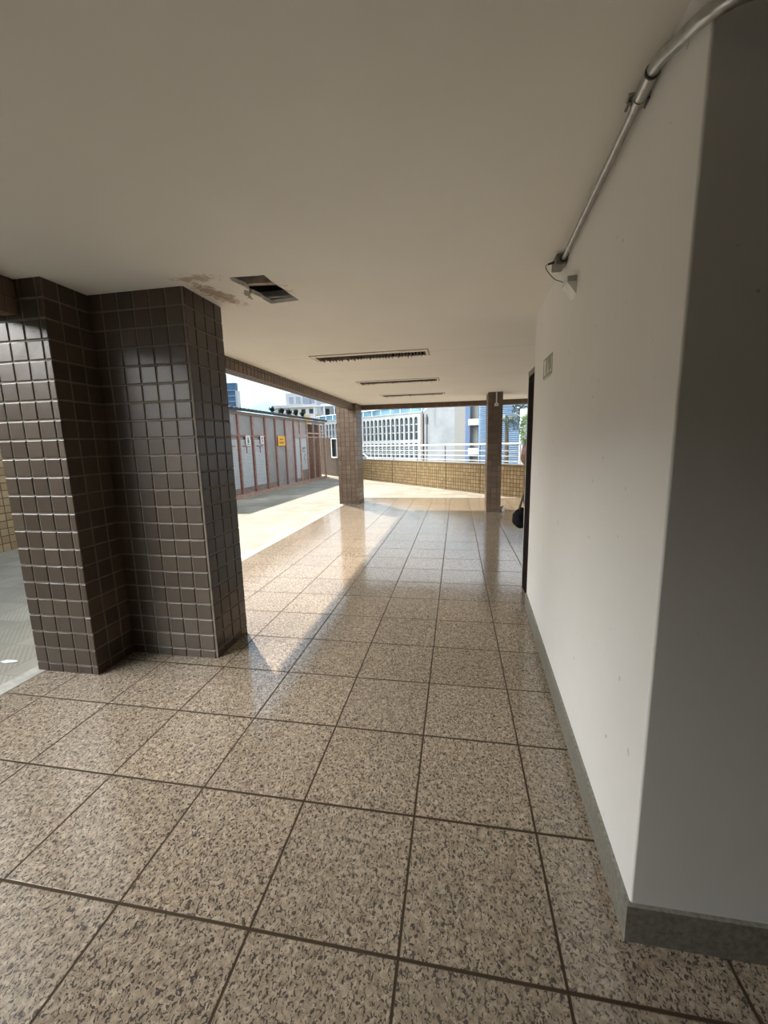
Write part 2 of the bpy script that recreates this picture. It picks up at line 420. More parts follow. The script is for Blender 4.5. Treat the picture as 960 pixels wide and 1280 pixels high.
# beams faced with brown tile
def beam(name, a, b, faces):
    mb = MB(); d = .006
    mb.box((a[0] + d, a[1] + d, a[2] + d), (b[0] - d, b[1] - d, b[2]), 1)
    for f in faces:
        if f == '+x': tiles(mb, (b[0] - d, a[1], a[2]), (0, 1, 0), (0, 0, 1), b[1] - a[1], CZ - a[2], (1, 0, 0), p=.1, gap=.009)
        if f == '-x': tiles(mb, (a[0] + d, a[1], a[2]), (0, 1, 0), (0, 0, 1), b[1] - a[1], b[2] - a[2], (-1, 0, 0), p=.1, gap=.009)
        if f == '-y': tiles(mb, (a[0], a[1] + d, a[2]), (1, 0, 0), (0, 0, 1), b[0] - a[0], CZ - a[2], (0, -1, 0), p=.1, gap=.009)
        if f == '+y': tiles(mb, (a[0], b[1] - d, a[2]), (1, 0, 0), (0, 0, 1), b[0] - a[0], b[2] - a[2], (0, 1, 0), p=.1, gap=.009)
        if f == '-z': tiles(mb, (a[0] + .007, a[1] + .007, a[2] + d), (1, 0, 0), (0, 1, 0), b[0] - a[0] - .014, b[1] - a[1] - .014, (0, 0, -1), p=.1, gap=.009)
    return struct(mb.obj(name, [M['tile2'], M['grout2']]))
beam('trim_5', (-3.17, 2.062, 2.495), (-2.985, 9.588, 3.0), ['+x', '-z', '-x'])
beam('trim_6', (-2.92, 10.212, 2.515), (6, 10.42, 3.0), ['-y', '-z'])
beam('trim_7', (-3.25, -5, 2.43), (-3.03, 1.272, 3.0), ['+x', '-z', '-x'])

# ------------------------------------------------------------------ tiled pillars
def pillar(name, blocks, mats, label, cat='pillar', p=.123, ow=.065, gap=.011):
    """blocks: (x0,x1,y0,y1,faces,phases)"""
    mb = MB(); d = .006; H = CZ
    for x0, x1, y0, y1, faces in blocks:
        mb.box((x0 + d, y0 + d, 0), (x1 - d, y1 - d, H), 1)
        for f, ou in faces.items():
            if f == '-y': tiles(mb, (x0, y0 + d, 0), (1, 0, 0), (0, 0, 1), x1 - x0, H, (0, -1, 0), p, gap, d, ou, ow)
            if f == '+y': tiles(mb, (x0, y1 - d, 0), (1, 0, 0), (0, 0, 1), x1 - x0, H, (0, 1, 0), p, gap, d, ou, ow)
            if f == '+x': tiles(mb, (x1 - d, y0 + .007, 0), (0, 1, 0), (0, 0, 1), y1 - y0 - .014, H, (1, 0, 0), p, gap, d, ou, ow)
            if f == '-x': tiles(mb, (x0 + d, y0 + .007, 0), (0, 1, 0), (0, 0, 1), y1 - y0 - .014, H, (-1, 0, 0), p, gap, d, ou, ow)
    return tag(mb.obj(name, mats), label, cat, kind='thing')
pillar('tiled_pillar', [(-3.356, -2.842, 1.275, 2.06, {'-y': .098, '+x': .11, '-x': .11, '+y': .1}),
                        (-2.842, -2.11, 1.606, 2.0605, {'-y': .10, '+x': .09, '+y': .1})],
       [M['tile'], M['grout']], 'big stepped pillar of dark brown glazed tiles beside the holed ceiling')
pillar('tiled_pillar', [(-3.455, -2.915, 9.59, 10.21, {'-y': .1, '+x': .1, '-x': .1, '+y': .1})], [M['tile2'], M['grout2']],
       'square brown tiled pillar at the terrace corner, in front of the rusty fence end')
c2 = pillar('tiled_pillar', [(.338, .650, 8.43, 9.05, {'-y': .1, '+x': .1, '-x': .1, '+y': .1})], [M['tile2'], M['grout2']],
       'slim brown tiled pillar with a white sensor box near its top', gap=.008)

# ------------------------------------------------------------------ right-hand wall block
def wx(y): return .2215 + (y - .174) * .0445          # left face of the wall
mb = MB()
r = .007; pts = []
yE = 2.93
for k in range(7):                                     # rounded corner bead
    a = PI + k / 6 * PI / 2
    pts.append((wx(.174) + r + r * math.cos(a), .174 + r + r * math.sin(a)))
foot = pts + [(.86, .174), (.86, yE), (wx(yE), yE)]
# .86 keeps the block solid to the side wall
mb.prism([(x, y, 0) for x, y in foot], (0, 0, CZ))
struct(mb.obj('wall_right', M['wall']))
mb = MB()
t = .014; h = .134
sk = [(wx(.174) - t, .174 - t), (.86, .174 - t), (.86, .174 + .02), (wx(.2) + .02, .2), (wx(yE) + .02, yE), (wx(yE) - t, yE)]
mb.prism([(x, y, 0) for x, y in sk], (0, 0, h)); struct(mb.obj('baseboard_right', M['skirt']))
mb = MB(); mb.box((.61, -5, 0), (1.0, .16, CZ)); tiles(mb, (.61, -4.98, 0), (0, 1, 0), (0, 0, 1), 5.12, CZ, (-1, 0, 0), ow=.065); struct(mb.obj('wall_side', [M['tile'], M['grout']]))
mb = MB(); mb.box((-3.25, -5, 0), (-3.05, -1.7, CZ - .22)); struct(mb.obj('wall_near', M['wall']))
mb = MB(); mb.box((-3.29, -5.2, 0), (1.0, -5, 3.0)); struct(mb.obj('wall_back', M['wall']))
mb = MB(); mb.box((4.2, .174, 0), (4.4, 6.2, CZ)); struct(mb.obj('wall_east', M['wall']))

# door frame just past the wall's end
d1 = MB(); d1.bbox((.386, 3.0, 0), (.445, 3.485, 2.22), .006); d1 = struct(d1.obj('door_1', M['frame_dark']))
mb = MB(); mb.bbox((.380, 3.0, 2.22), (.45, 3.49, 2.27), .004); mb.obj('frame_header', M['header'], d1)
mb = MB(); mb.bbox((.382, 3.487, 0), (.40, 3.50, 2.22), .003); mb.obj('frame_edge', M['frame_lt'], d1)
mb = MB()
for k in range(3): mb.bbox((.3835, 3.08 + k * .12, .08), (.3858, 3.15 + k * .12, 2.14), .001)
mb.obj('frame_groove', M['frame_dark'], d1)

# ------------------------------------------------------------------ recessed lamps
def lamp(R, label):
    x0, x1, y0, y1 = R; cx, cy = (x0 + x1) / 2, (y0 + y1) / 2
    t = thing('ceiling_lamp', label, 'ceiling lamp', (cx, cy, CZ), 'recessed louver lamps in the ceiling')
    hx, hy = (x1 - x0) / 2, (y1 - y0) / 2
    mb = MB()                                          # tray, open below
    D = .11; w = .004
    mb.box((-hx, -hy, D - w), (hx, hy, D)); mb.box((-hx, -hy, 0), (-hx + w, hy, D)); mb.box((hx - w, -hy, 0), (hx, hy, D))
    mb.box((-hx, -hy, 0), (hx, -hy + w, D)); mb.box((-hx, hy - w, 0), (hx, hy, D)); mb.obj('tray', M['dark'], t)
    mb = MB(); g = .012; f = .028                      # rim with a dark shadow gap round it
    a, b = hx - .004, hy - .004
    for (p, q) in (((-a, -b, -.006), (a, -b + .09, .004)), ((-a, b - f, -.006), (a, b, .004)), ((-a, -b + .09, -.006), (-a + f, b - f, .004)), ((a - f, -b + .09, -.006), (a, b - f, .004))): mb.box(p, q)
    mb.obj('rim', M['lamp_frame'], t)
    mb = MB()
    for (p, q) in (((-hx - g, -hy - g, -.003), (hx + g, -hy + .004, .002)), ((-hx - g, hy - .004, -.003), (hx + g, hy + g * .3, .002)), ((-hx - g, -hy, -.0029), (-hx + .004, hy, .002)), ((hx - .004, -hy, -.0029), (hx + g, hy, .002))): mb.box(p, q)
    mb.obj('shadow_gap', M['louver'], t)
    n = 34; pitch = (2 * a - 2 * f) / n
    me = None
    for k in range(n):
        if me is None:
            mb = MB(); e = b - f; e0 = -b + .095
            mb.prism([(0, e0, -.012), (0, e, -.018), (0, e, .035), (0, e * .5, .05), (0, e0 * .5, .05), (0, e0, .035)], (.004, 0, 0)); o = mb.obj('louver', M['louver'], t); me = o
        else:
            o = me.copy(); COL.objects.link(o); o.parent = t
        o.location = (-a + f + pitch * (k + .5), 0, random.uniform(-.012, .008)); o.rotation_euler = (0, random.uniform(-.2, .2), 0)
    mb = MB()
    for yy in (-.02, .07): mb.tube([(-a + .06, yy, .075), (a - .06, yy, .075)], .013, 10)
    mb.obj('tube', M['tube'], t)
    return t
lamp(LAMPS[0], 'long recessed louver lamp, unlit, nearest the holed ceiling')
lamp(LAMPS[1], 'long recessed louver lamp, unlit, in the middle of the row of three')
lamp(LAMPS[2], 'long recessed louver lamp, unlit, nearest the far tiled beam')

# ------------------------------------------------------------------ conduit, cable, boxes, exit sign
cd = thing('conduit_pipe', 'galvanised steel conduit run along the top of the white wall, curving round its corner', 'conduit', (.24, 1.0, 2.6))
def rel(p, o): return [(a[0] - o[0], a[1] - o[1], a[2] - o[2]) for a in p]
L0 = (.24, 1.0, 2.6)
A = (.262, 1.66, 2.608); Bp = (.207, .47, 2.603)
mb = MB(); mb.tube(rel([A, Bp], L0), .0135, 14); mb.obj('pipe', M['galv'], cd)
dirp = (Vector(Bp) - Vector(A)).normalized()
C0 = Vector(Bp) + dirp * .03
ctl = [Vector(Bp), C0 + dirp * .012, V(.2035, .372, 2.588), V(.203, .30, 2.558), V(.204, .22, 2.526), V(.214, .162, 2.506), V(.248, .126, 2.497), V(.30, .110, 2.494), V(.42, .106, 2.492), V(.60, .106, 2.49)]
def spline(cb, n=6):
    sm = []
    for i in range(len(cb) - 1):
        p0, p1, p2, p3 = cb[max(i - 1, 0)], cb[i], cb[i + 1], cb[min(i + 2, len(cb) - 1)]
        for k in range(n):
            t = k / n; sm.append(.5 * ((2 * p1) + (p2 - p0) * t + (2 * p0 - 5 * p1 + 4 * p2 - p3) * t * t + (3 * p1 - p0 - 3 * p2 + p3) * t ** 3))
    return sm + [cb[-1]]
bend = spline(ctl)
mb = MB(); mb.tube(rel(bend, L0), .0172, 16); mb.obj('bend', M['galv'], cd)
mb = MB(); q = Vector(Bp); mb.tube(rel([q - dirp * .075, q + dirp * .03], L0), .019, 16); mb.obj('coupling', M['galv'], cd)
mb = MB(); mb.tube(rel([q + dirp * .028, q + dirp * .034], L0), .0205, 16); mb.obj('gasket', M['rubber'], cd)
mb = MB(); c = q - dirp * .07
side = dirp.cross(V(0, 0, 1)).normalized()
mb.tube(rel([c - dirp * .012, c + dirp * .012], L0), .021, 16)
for sgn in (-1, 1):
    mb.bbox((-.009, -.014, -.006), (.009, .014, .006), .003, M=Matrix.Translation(V(*rel([c + side * sgn * .026 + V(0, 0, .01)], L0)[0])))
mb.obj('clamp', M['galv'], cd)
for sgn in (-1, 1):
    mb = MB(); p = c + side * sgn * .027 + V(0, 0, -.004); mb.tube(rel([p + dirp * .01, p - dirp * .03], L0), .0045, 8); mb.obj('screw', M['post_dk'], cd)
bx = Vector(A)
mb = MB(); mb.bbox((-.034, -.04, -.032), (.024, .085, .026), .006, M=Matrix.Translation(V(*rel([bx + V(-.004, .05, .004)], L0)[0])))
jb = mb.obj('junction_box', M['boxgrey'], cd)
mb = MB(); mb.tube(rel([bx + V(0, .022, 0), bx + V(0, .006, 0)], L0), .018, 14); mb.obj('collar', M['rubber'], jb)
mb = MB(); mb.tube(rel([bx + V(-.03, .06, .004), bx + V(-.07, .075, .0)], L0), [.008, .005], 10); mb.obj('cable_gland', M['rubber'], jb)

mb = MB()
cb = [bx + V(-.07, .075, 0), bx + V(-.083, .07, -.014), bx + V(-.075, .03, -.06), bx + V(-.05, -.03, -.12), bx + V(-.03, -.09, -.155), bx + V(-.02, -.13, -.178)]
sm = spline(cb); mb.tube(sm, .0025, 8); tag(mb.obj('cable', M['cable']), 'thin grey cable drooping from the conduit box to the small white wall unit', 'cable')

y0 = 1.46; X = wx(y0)
wb = thing('alarm_unit', 'small pale wedge unit fixed to the white wall below the conduit end', 'wall unit', (X, y0, 2.375))
mb = MB(); mb.prism([(0, -.05, -.045), (-.05, -.05, .02), (-.05, -.05, .05), (0, -.05, .05)], (0, .11, 0)); mb.obj('housing', M['whitep'], wb)
mb = MB(); mb.bbox((-.046, -.056, .022), (-.004, -.0505, .047), .002); mb.obj('end_cap', M['greyp'], wb)

y0 = 2.19; X = wx(y0) - .003
es = thing('exit_sign', 'small grey-green exit sign with white pictogram on the white wall near the door frame', 'sign', (X, y0, 2.105))
mb = MB(); mb.bbox((-.004, -.155, -.075), (.002, .155, .075), .002); mb.obj('plate', M['signgreen'], es)
mb = MB(); x = -.0052
def rect(mb, x, y0, y1, z0, z1): mb.box((x - .0012, y0, z0), (x, y1, z1))
# running figure and doorway
rect(mb, x + .0012, .055, .125, -.055, .055); rect(mb, x + .0012, -.135, -.075, -.05, -.035); rect(mb, x + .0012, -.135, -.120, -.05, .05)
mb.ball((x, -.01, .042), .011, sc=(.1, 1, 1)); mb.prism([(x, .005, .028), (x, -.02, .028), (x, -.03, -.01), (x, -.005, -.015)], (.001, 0, 0))
mb.prism([(x, -.005, -.01), (x, -.022, -.01), (x, -.055, -.055), (x, -.04, -.058)], (.001, 0, 0)); mb.prism([(x, .0, -.01), (x, -.018, -.012), (x, .012, -.055), (x, .028, -.055)], (.001, 0, 0))
mb.obj('pictogram', M['signwhite'], es)
mb = MB(); mb.box((-.0045, -.150, -.0745), (-.0038, .150, -.068)); mb.box((-.0045, -.150, .068), (-.0038, .150, .0745)); mb.obj('border', M['signwhite'], es)

# sensor box with its white trunking on the slim pillar
sb = thing('sensor_box', 'small white sensor box hanging on a white trunking strip on the slim pillar', 'sensor', (.512, 8.432, 2.37))
mb = MB(); mb.bbox((-.04, -.05, -.028), (.04, -.002, .03), .006); mb.obj('housing', M['whitep'], sb)
mb = MB(); mb.box((-.012, -.018, .03), (.012, -.002, CZ - 2.37)); mb.obj('trunking', M['whitep'], sb)
mb = MB(); mb.bbox((-.02, -.056, -.012), (.02, -.05, .012), .002); mb.obj('lens', M['greyp'], sb)
mb = MB(); mb.tube([(.70, 8.52, .004), (.70, 8.52, .06), (.705, 8.54, .09), (.72, 8.58, .10)], [.05, .05, .045, .03], 12); tag(mb.obj('pipe_stub', M['paper']), 'stubby white pipe end at the foot of the slim tiled pillar', 'pipe')

# litter on the terrace
mb = MB(); pts = [(-.07, -.02), (-.02, -.03), (.05, -.012), (.075, .0), (.03, .02), (-.05, .012)]
mb.prism([(x, y, .001 + .012 * abs(x) * 6) for x, y in pts], (0, 0, .003)); o = mb.obj('paper_scrap', M['paper']); o.location = (-3.72, 1.36, -.012)
tag(o, 'crumpled white paper scrap lying on the pavers beside the big pillar', 'paper scrap')

# ------------------------------------------------------------------ parapet and railing
PA = V(-4.104, 16.871, 0); PB = V(1.507, 10.833, 0); Dp = (PB - PA).normalized(); Np = V(Dp.y, -Dp.x, 0)   # Np faces the camera side
if Np.y > 0: Np = -Np
mb = MB(); Hc = .93; th = .16
def loc(s, n, z): p = PA + Dp * s + Np * n; return (p.x, p.y, z)
mb.prism([loc(-3.2, -.006, -.01), loc(8.30, -.006, -.01), loc(8.30, -th, -.01), loc(-3.2, -th, -.01)], (0, 0, Hc - .02), 1)
JO = [-3.2, -1.55, .06, 1.72, 3.34, 5.02, 6.60, 8.28]
for a, b in zip(JO[:-1], JO[1:]):
    tiles(mb, loc(a + .018, -.006, -.01), Dp, (0, 0, 1), b - a - .036, Hc - .03, Np, p=.115, gap=.016, ow=.06)
pp = tag(mb.obj('tiled_parapet', [M['ochre'], M['grout3']]), 'low diagonal parapet of ochre tiles with dark joints round the far terrace', 'parapet', kind='thing')
mb = MB(); mb.prism([loc(-3.18, .02, Hc - .025), loc(8.32, .02, Hc - .025), loc(8.32, -th - .02, Hc - .025), loc(-3.18, -th - .02, Hc - .025)], (0, 0, .025)); mb.obj('coping', M['kerb'], pp)
mb = MB(); mb.box((1.50, 10.84, -.01), (4.3, 11.0, Hc)); tiles(mb, (1.52, 10.84, -.01), (1, 0, 0), (0, 0, 1), 2.7, Hc, (0, -1, 0), p=.115, gap=.014); mb.obj('return_wall', [M['ochre'], M['grout3']], pp)

rl = thing('terrace_railing', 'white horizontal bar railing on top of the ochre parapet', 'railing', PA + V(0, 0, Hc))
o0 = (PA.x, PA.y, Hc)
for z, r in ((1.50, .03), (1.305, .017), (1.15, .017), (1.005, .017)):
    mb = MB(); mb.tube(rel([loc(-3.0, -.08, z), loc(8.05, -.08, z)], o0), r, 10); mb.obj('rail', M['steelw'], rl)
for s in (-1.5, .1, 1.72, 3.31, 4.88, 6.5, 8.03):
    mb = MB(); mb.tube(rel([loc(s, -.08, Hc), loc(s, -.08, 1.49)], o0), .016, 8); mb.obj('post', M['post_dk'] if s < 8 else M['steelw'], rl)

# darker tall wall piece with a white-framed opening, left of the corner pillar
PAw = PA + Dp * -6.2
mb = MB()
def loc2(s, n, z): p = PA + Dp * s + Np * n; return (p.x, p.y, z)
Hw = 1.95; sA, sB = -6.1, -3.2; w0, w1, zb, zt = -3.86, -3.30, .98, 1.88
for a, b, z0, z1 in ((sA, w0, -.01, Hw), (w0, w1, -.01, zb), (w0, w1, zt, Hw), (w1, sB, -.01, Hw)):
    mb.prism([loc2(a, -.006, z0), loc2(b, -.006, z0), loc2(b, -.2, z0), loc2(a, -.2, z0)], (0, 0, z1 - z0), 1)
    if b - a > .15: tiles(mb, loc2(a, -.006, z0), Dp, (0, 0, 1), b - a, z1 - z0, Np, p=.115, gap=.012)
dw = tag(mb.obj('tiled_wall_piece', [M['tile'], M['grout3']]), 'dark brown tiled wall piece with a white-framed opening beyond the rusty fence', 'wall', kind='thing')
mb = MB()
for a, b, z0, z1 in ((w0 - .05, w0, zb - .05, zt + .05), (w1, w1 + .05, zb - .05, zt + .05), (w0, w1, zb - .05, zb), (w0, w1, zt, zt + .05)):
    mb.prism([loc2(a, .02, z0), loc2(b, .02, z0), loc2(b, -.22, z0), loc2(a, -.22, z0)], (0, 0, z1 - z0))
mb.obj('opening_frame', M['steelw'], dw)
mb = MB(); mb.prism([loc2(w0, -.14, zb), loc2(w1, -.14, zb), loc2(w1, -.15, zb), loc2(w0, -.15, zb)], (0, 0, zt - zb)); mb.obj('pane', M['glass_dk'], dw)

# ------------------------------------------------------------------ rusty steel front along the left of the terrace
FA = V(-7.118, 10.886, 0); FB = V(-6.806, 18.403, 0); Df = (FB - FA).normalized(); Nf = V(Df.y, -Df.x, 0)      # +x side
def fy(y, n=0, z=0):
    s = (y - FA.y) / Df.y; p = FA + Df * s + Nf * n; return V(p.x, p.y, z)
def slab(mb, y0, y1, n0, n1, z0, z1, m=0):
    mb.prism([fy(y0, n0, z0), fy(y1, n0, z0), fy(y1, n1, z0), fy(y0, n1, z0)], (0, 0, z1 - z0), m)
PY = [10.2, 11.07, 11.92, 12.79, 13.55, 14.37, 15.18, 15.77, 16.53, 17.27, 18.0, 18.70]
st = thing('stall_front', 'long rust-red steel front of closed stalls with grey sheets under a dark roof', 'stall front', (0, 0, 0))
for k, y in enumerate(PY):
    mb = MB(); w = .035 if k not in (3, 6) else .045; slab(mb, y - w, y + w, -.04, .035, .0, 2.66); mb.obj('post', M['rust'] if k < 7 else M['rust_lt'], st)
mb = MB(); slab(mb, 10.1, 18.75, -.03, .05, -.005, .075); slab(mb, 10.1, 18.75, .12, .17, -.012, .02); mb.obj('bottom_rail', M['rust_lt'], st)
mb = MB(); slab(mb, 10.1, 18.75, -.04, .03, 2.60, 2.69); mb.obj('top_rail', M['kick'], st)
mb = MB(); slab(mb, 10.1, 12.79, -.035, .02, 1.92, 1.97); mb.obj('cross_rail', M['rust'], st)
mb = MB(); slab(mb, 15.18, 16.53, -.03, .03, 1.93, 2.08); mb.obj('cross_rail', M['sheet2'], st)
mb = MB(); slab(mb, 16.53, 18.7, -.03, .03, 1.94, 1.98); slab(mb, 16.53, 18.7, -.03, .03, 2.10, 2.16); mb.obj('cross_rail', M['rust_lt'], st)
def sheetpart(y0, y1, z0, z1, mat, name='sheet'):
    mb = MB(); slab(mb, y0 + .03, y1 - .03, -.03, -.015, z0, z1); return mb.obj(name, mat, st)
for k in (0, 1, 2): sheetpart(PY[k], PY[k + 1], 1.97, 2.60, M['sheet'])
for k in (3, 4, 5): sheetpart(PY[k], PY[k + 1], .26, 2.60, M['sheet' if k != 5 else 'sheet2']); sheetpart(PY[k], PY[k + 1], .07, .255, M['kick' if k == 3 else 'sheet'], 'kick_plate')
for k in (6, 7): sheetpart(PY[k], PY[k + 1], 2.08, 2.60, M['sheet2'])
for k in (0, 1, 2):
    mb = MB(); y0_, y1_ = PY[k] + .10, PY[k + 1] - .10
    z = .27
    prof = []
    while z < 1.80: prof += [(-.012, z), (.002, z + .012), (.002, z + .036), (-.012, z + .048)]; z += .05
    for (n0, z0), (n1, z1) in zip(prof[:-1], prof[1:]):
        mb.poly([fy(y0_, n0, z0), fy(y1_, n0, z0), fy(y1_, n1, z1), fy(y0_, n1, z1)])
    slab(mb, y0_, y1_, -.05, -.02, .27, 1.80); mb.obj('roller_shutter', M['shutter'], st)
    sheetpart(PY[k], PY[k + 1], .07, .27, M['kick'], 'kick_plate')
    mb = MB(); slab(mb, y0_ - .07, y1_ + .07, -.06, -.03, .27, 1.92); mb.obj('shutter_guide', M['sheet'], st)
    mb = MB(); slab(mb, (y0_ + y1_) / 2 - .2, (y0_ + y1_) / 2 + .2, -.01, .02, 1.60, 1.63); mb.prism([fy((y0_ + y1_) / 2 - .012, .0, 1.38), fy((y0_ + y1_) / 2 + .012, .0, 1.38), fy((y0_ + y1_) / 2 + .012, .02, 1.38), fy((y0_ + y1_) / 2 - .012, .02, 1.38)], (0, 0, .22)); mb.obj('lock_bar', M['rust'], st)
# white door, then a poster-covered door with brown foot
sheetpart(PY[6], PY[7], .22, 1.92, M['shutter'], 'door')
dr = sheetpart(PY[7], PY[8], .55, 1.92, M['shutter'], 'door')
mb = MB(); random.seed(3)
yc = (PY[7] + PY[8]) / 2
for (dy, z0, dz, w) in ((-.06, 1.42, .10, .10), (.10, 1.45, .08, .09), (-.1, 1.3, .09, .05), (.03, 1.30, .07, .07), (.13, 1.12, .14, .03), (.0, .95, .25, .03), (.1, .8, .2, .035)):
    slab(mb, yc + dy - w / 2, yc + dy + w / 2, -.014, -.012, z0, z0 + dz)
mb.obj('door_marking', M['ink'], dr)
sheetpart(PY[7], PY[8], .07, .55, M['kick'], 'kick_plate'); sheetpart(PY[6], PY[7], .07, .22, M['kick'], 'kick_plate')
# red-brown tiled back wall seen through the open bars of the last bays
mb = MB(); slab(mb, 16.53, 18.9, -.5, -.35, 0, 2.58, 1); tiles(mb, fy(16.53, -.35, 0), Df, (0, 0, 1), 2.4, 1.98, Nf, p=.115, gap=.012); mb.obj('back_wall', [M['tile4'], M['grout2']], st)
mb = MB(); slab(mb, 10.1, 16.53, -.5, -.45, 0, 2.6); slab(mb, 10.1, 10.2, -.5, 0, 0, 2.6); mb.obj('back_sheet', M['sheet'], st)
# corrugated roof
mb = MB(); ys = [10.0 + i * .06 for i in range(int(8.85 / .06) + 1)]
for a, b in zip(ys[:-1], ys[1:]):
    za = .015 * math.sin(a / .12 * 2 * PI / 2); zb_ = .015 * math.sin(b / .12 * 2 * PI / 2)
    mb.poly([fy(a, .14, 2.79 + za), fy(b, .14, 2.79 + zb_), fy(b, -1.6, 3.02 + zb_), fy(a, -1.6, 3.02 + za)])
    mb.poly([fy(a, .14, 2.70), fy(b, .14, 2.70), fy(b, .14, 2.79 + zb_), fy(a, .14, 2.79 + za)])
    mb.poly([fy(a, .14, 2.70), fy(a, -1.6, 2.99), fy(b, -1.6, 2.99), fy(b, .14, 2.70)])
mb.obj('roof', M['roofdk'], st)

def sign_on(y0, y1, z0, z1, mat, label, marks, ink, name='sign'):
    o = fy((y0 + y1) / 2, .038, (z0 + z1) / 2); t = thing(name, label, 'sign', o)
    mb = MB(); oo = tuple(o)
    def sl(a, b, n0, n1, c, d): 
        mb.prism(rel([fy(a, n0, c), fy(b, n0, c), fy(b, n1, c), fy(a, n1, c)], oo), (0, 0, d - c))
    sl(y0, y1, .036, .044, z0, z1); mb.obj('plate', mat, t)
    mb = MB(); W = y1 - y0; H = z1 - z0
    for a, b, c, d in marks: sl(y0 + a * W, y0 + b * W, .044, .0455, z0 + c * H, z0 + d * H)
    mb.obj('print', ink, t); return t
random.seed(5)
lines = [(.3 + .07 * i, .35 + .07 * i, .60, .70) for i in range(6)] + [(.2 + .07 * i, .25 + .07 * i, .25, .38) for i in range(9)]
sign_on(13.66, 14.26, 1.60, 1.97, M['orange'], 'square orange sign with two dark lines on a rust-red stall post', lines, M['ink'])
sign_on(11.42, 11.70, 1.62, 1.96, M['paper'], 'white notice with a dark figure on the shuttered stall nearest the big pillar', [(.4, .6, .62, .78), (.35, .65, .25, .6), (.25, .75, .12, .18)], M['ink'])
sign_on(12.36, 12.60, 1.68, 1.96, M['paper'], 'small white notice with red print on the second shuttered stall', [(.3, .7, .55, .8), (.35, .65, .2, .45)], M['inkred'])

# pot plants along the roof edge
random.seed(11)
def bush(name, c, r, n, mat, label, cat, spike=False, size=.12, sc=(1, 1, 1)):
    mb = MB()
    for k in range(n):
        if spike:
            a = random.uniform(0, 2 * PI); e = random.uniform(.5, 1.4); L = r * random.uniform(.6, 1.1)
            d = V(math.cos(a) * math.cos(e), math.sin(a) * math.cos(e), math.sin(e)); u = d.cross(V(0, 0, 1)).normalized() * size * .35
            p = V(*c); mb.poly([p - u, p + u, p + d * L * .6 + u * .7, p + d * L, p + d * L * .6 - u * .7])
        else:
            d = V(random.gauss(0, 1), random.gauss(0, 1), random.gauss(0, 1)).normalized() * r * random.uniform(.35, 1) ** .5
            d = V(d.x * sc[0], d.y * sc[1], d.z * sc[2])
            p = V(*c) + d; n1 = V(random.gauss(0, 1), random.gauss(0, 1), random.gauss(0, 1)).normalized(); n2 = n1.orthogonal().normalized(); n1 = n1 * size; n2 = n2 * size * .45
            mb.poly([p - n1, p - n1 * .2 + n2, p + n1, p - n1 * .2 - n2])
    return mb, mat, name, label, cat
spots = [(14.9, 'spiky green plant on the stall roof, first of the row from the big pillar'), (15.8, 'spiky green plant on the stall roof above the white door'),
         (16.5, 'spiky green plant on the stall roof above the marked door'), (17.2, 'spiky green plant on the stall roof above the red tiled bays'), (17.9, 'spiky green plant on the stall roof nearest its far end')]
for y, lab in spots:
    base = fy(y, -.75, 2.905); t = thing('spiky_plant', lab, 'plant', base, 'plants along the stall roof')
    mb, *_ = bush('', (0, 0, .05), .27, 50, None, '', '', True, .13); mb.obj('leaf_tuft', M['leafdk'], t)
    mb = MB(); mb.tube([(0, 0, 0), (0, 0, .05)], [.08, .10], 12); mb.obj('pot', M['kick'], t)

# ------------------------------------------------------------------ ochre wall on the far left
mb = MB(); mb.box((-7.9, -6, -.012), (-7.606, 8.6, 3.4), 1); tiles(mb, (-7.606, -2, -.012), (0, 1, 0), (0, 0, 1), 10.6, 3.4, (1, 0, 0), p=.123, gap=.012)
struct(mb.obj('wall_left', [M['ochre'], M['grout3']]))

mb = MB(); mb.box((-17, 6.5, -.8), (-12, 11.6, 20)); o = struct(mb.obj('building_sun_blocker', M['beigew']))  # unseen block added to keep direct sun off the near-left terrace
for jj in range(5):
    for ii in range(3):
        mb = MB(); mb.box((-12.02, 6.9 + ii * 1.6, 1.5 + jj * 3.4), (-11.95, 8.0 + ii * 1.6, 3.2 + jj * 3.4)); mb.obj('window', M['glass_dk'], o)
mb = MB(); mb.box((-95, 8, -.8), (-75, 118, 55)); o = struct(mb.obj('building_sky_blocker', M['beigew']))  # out-of-view mass added to screen the far facades from the bright sky lobe
for jj in range(12):
    mb = MB(); mb.box((-75.05, 10, 2 + jj * 4.2), (-74.9, 116, 4 + jj * 4.2)); mb.obj('window_band', M['glass_dk'], o)

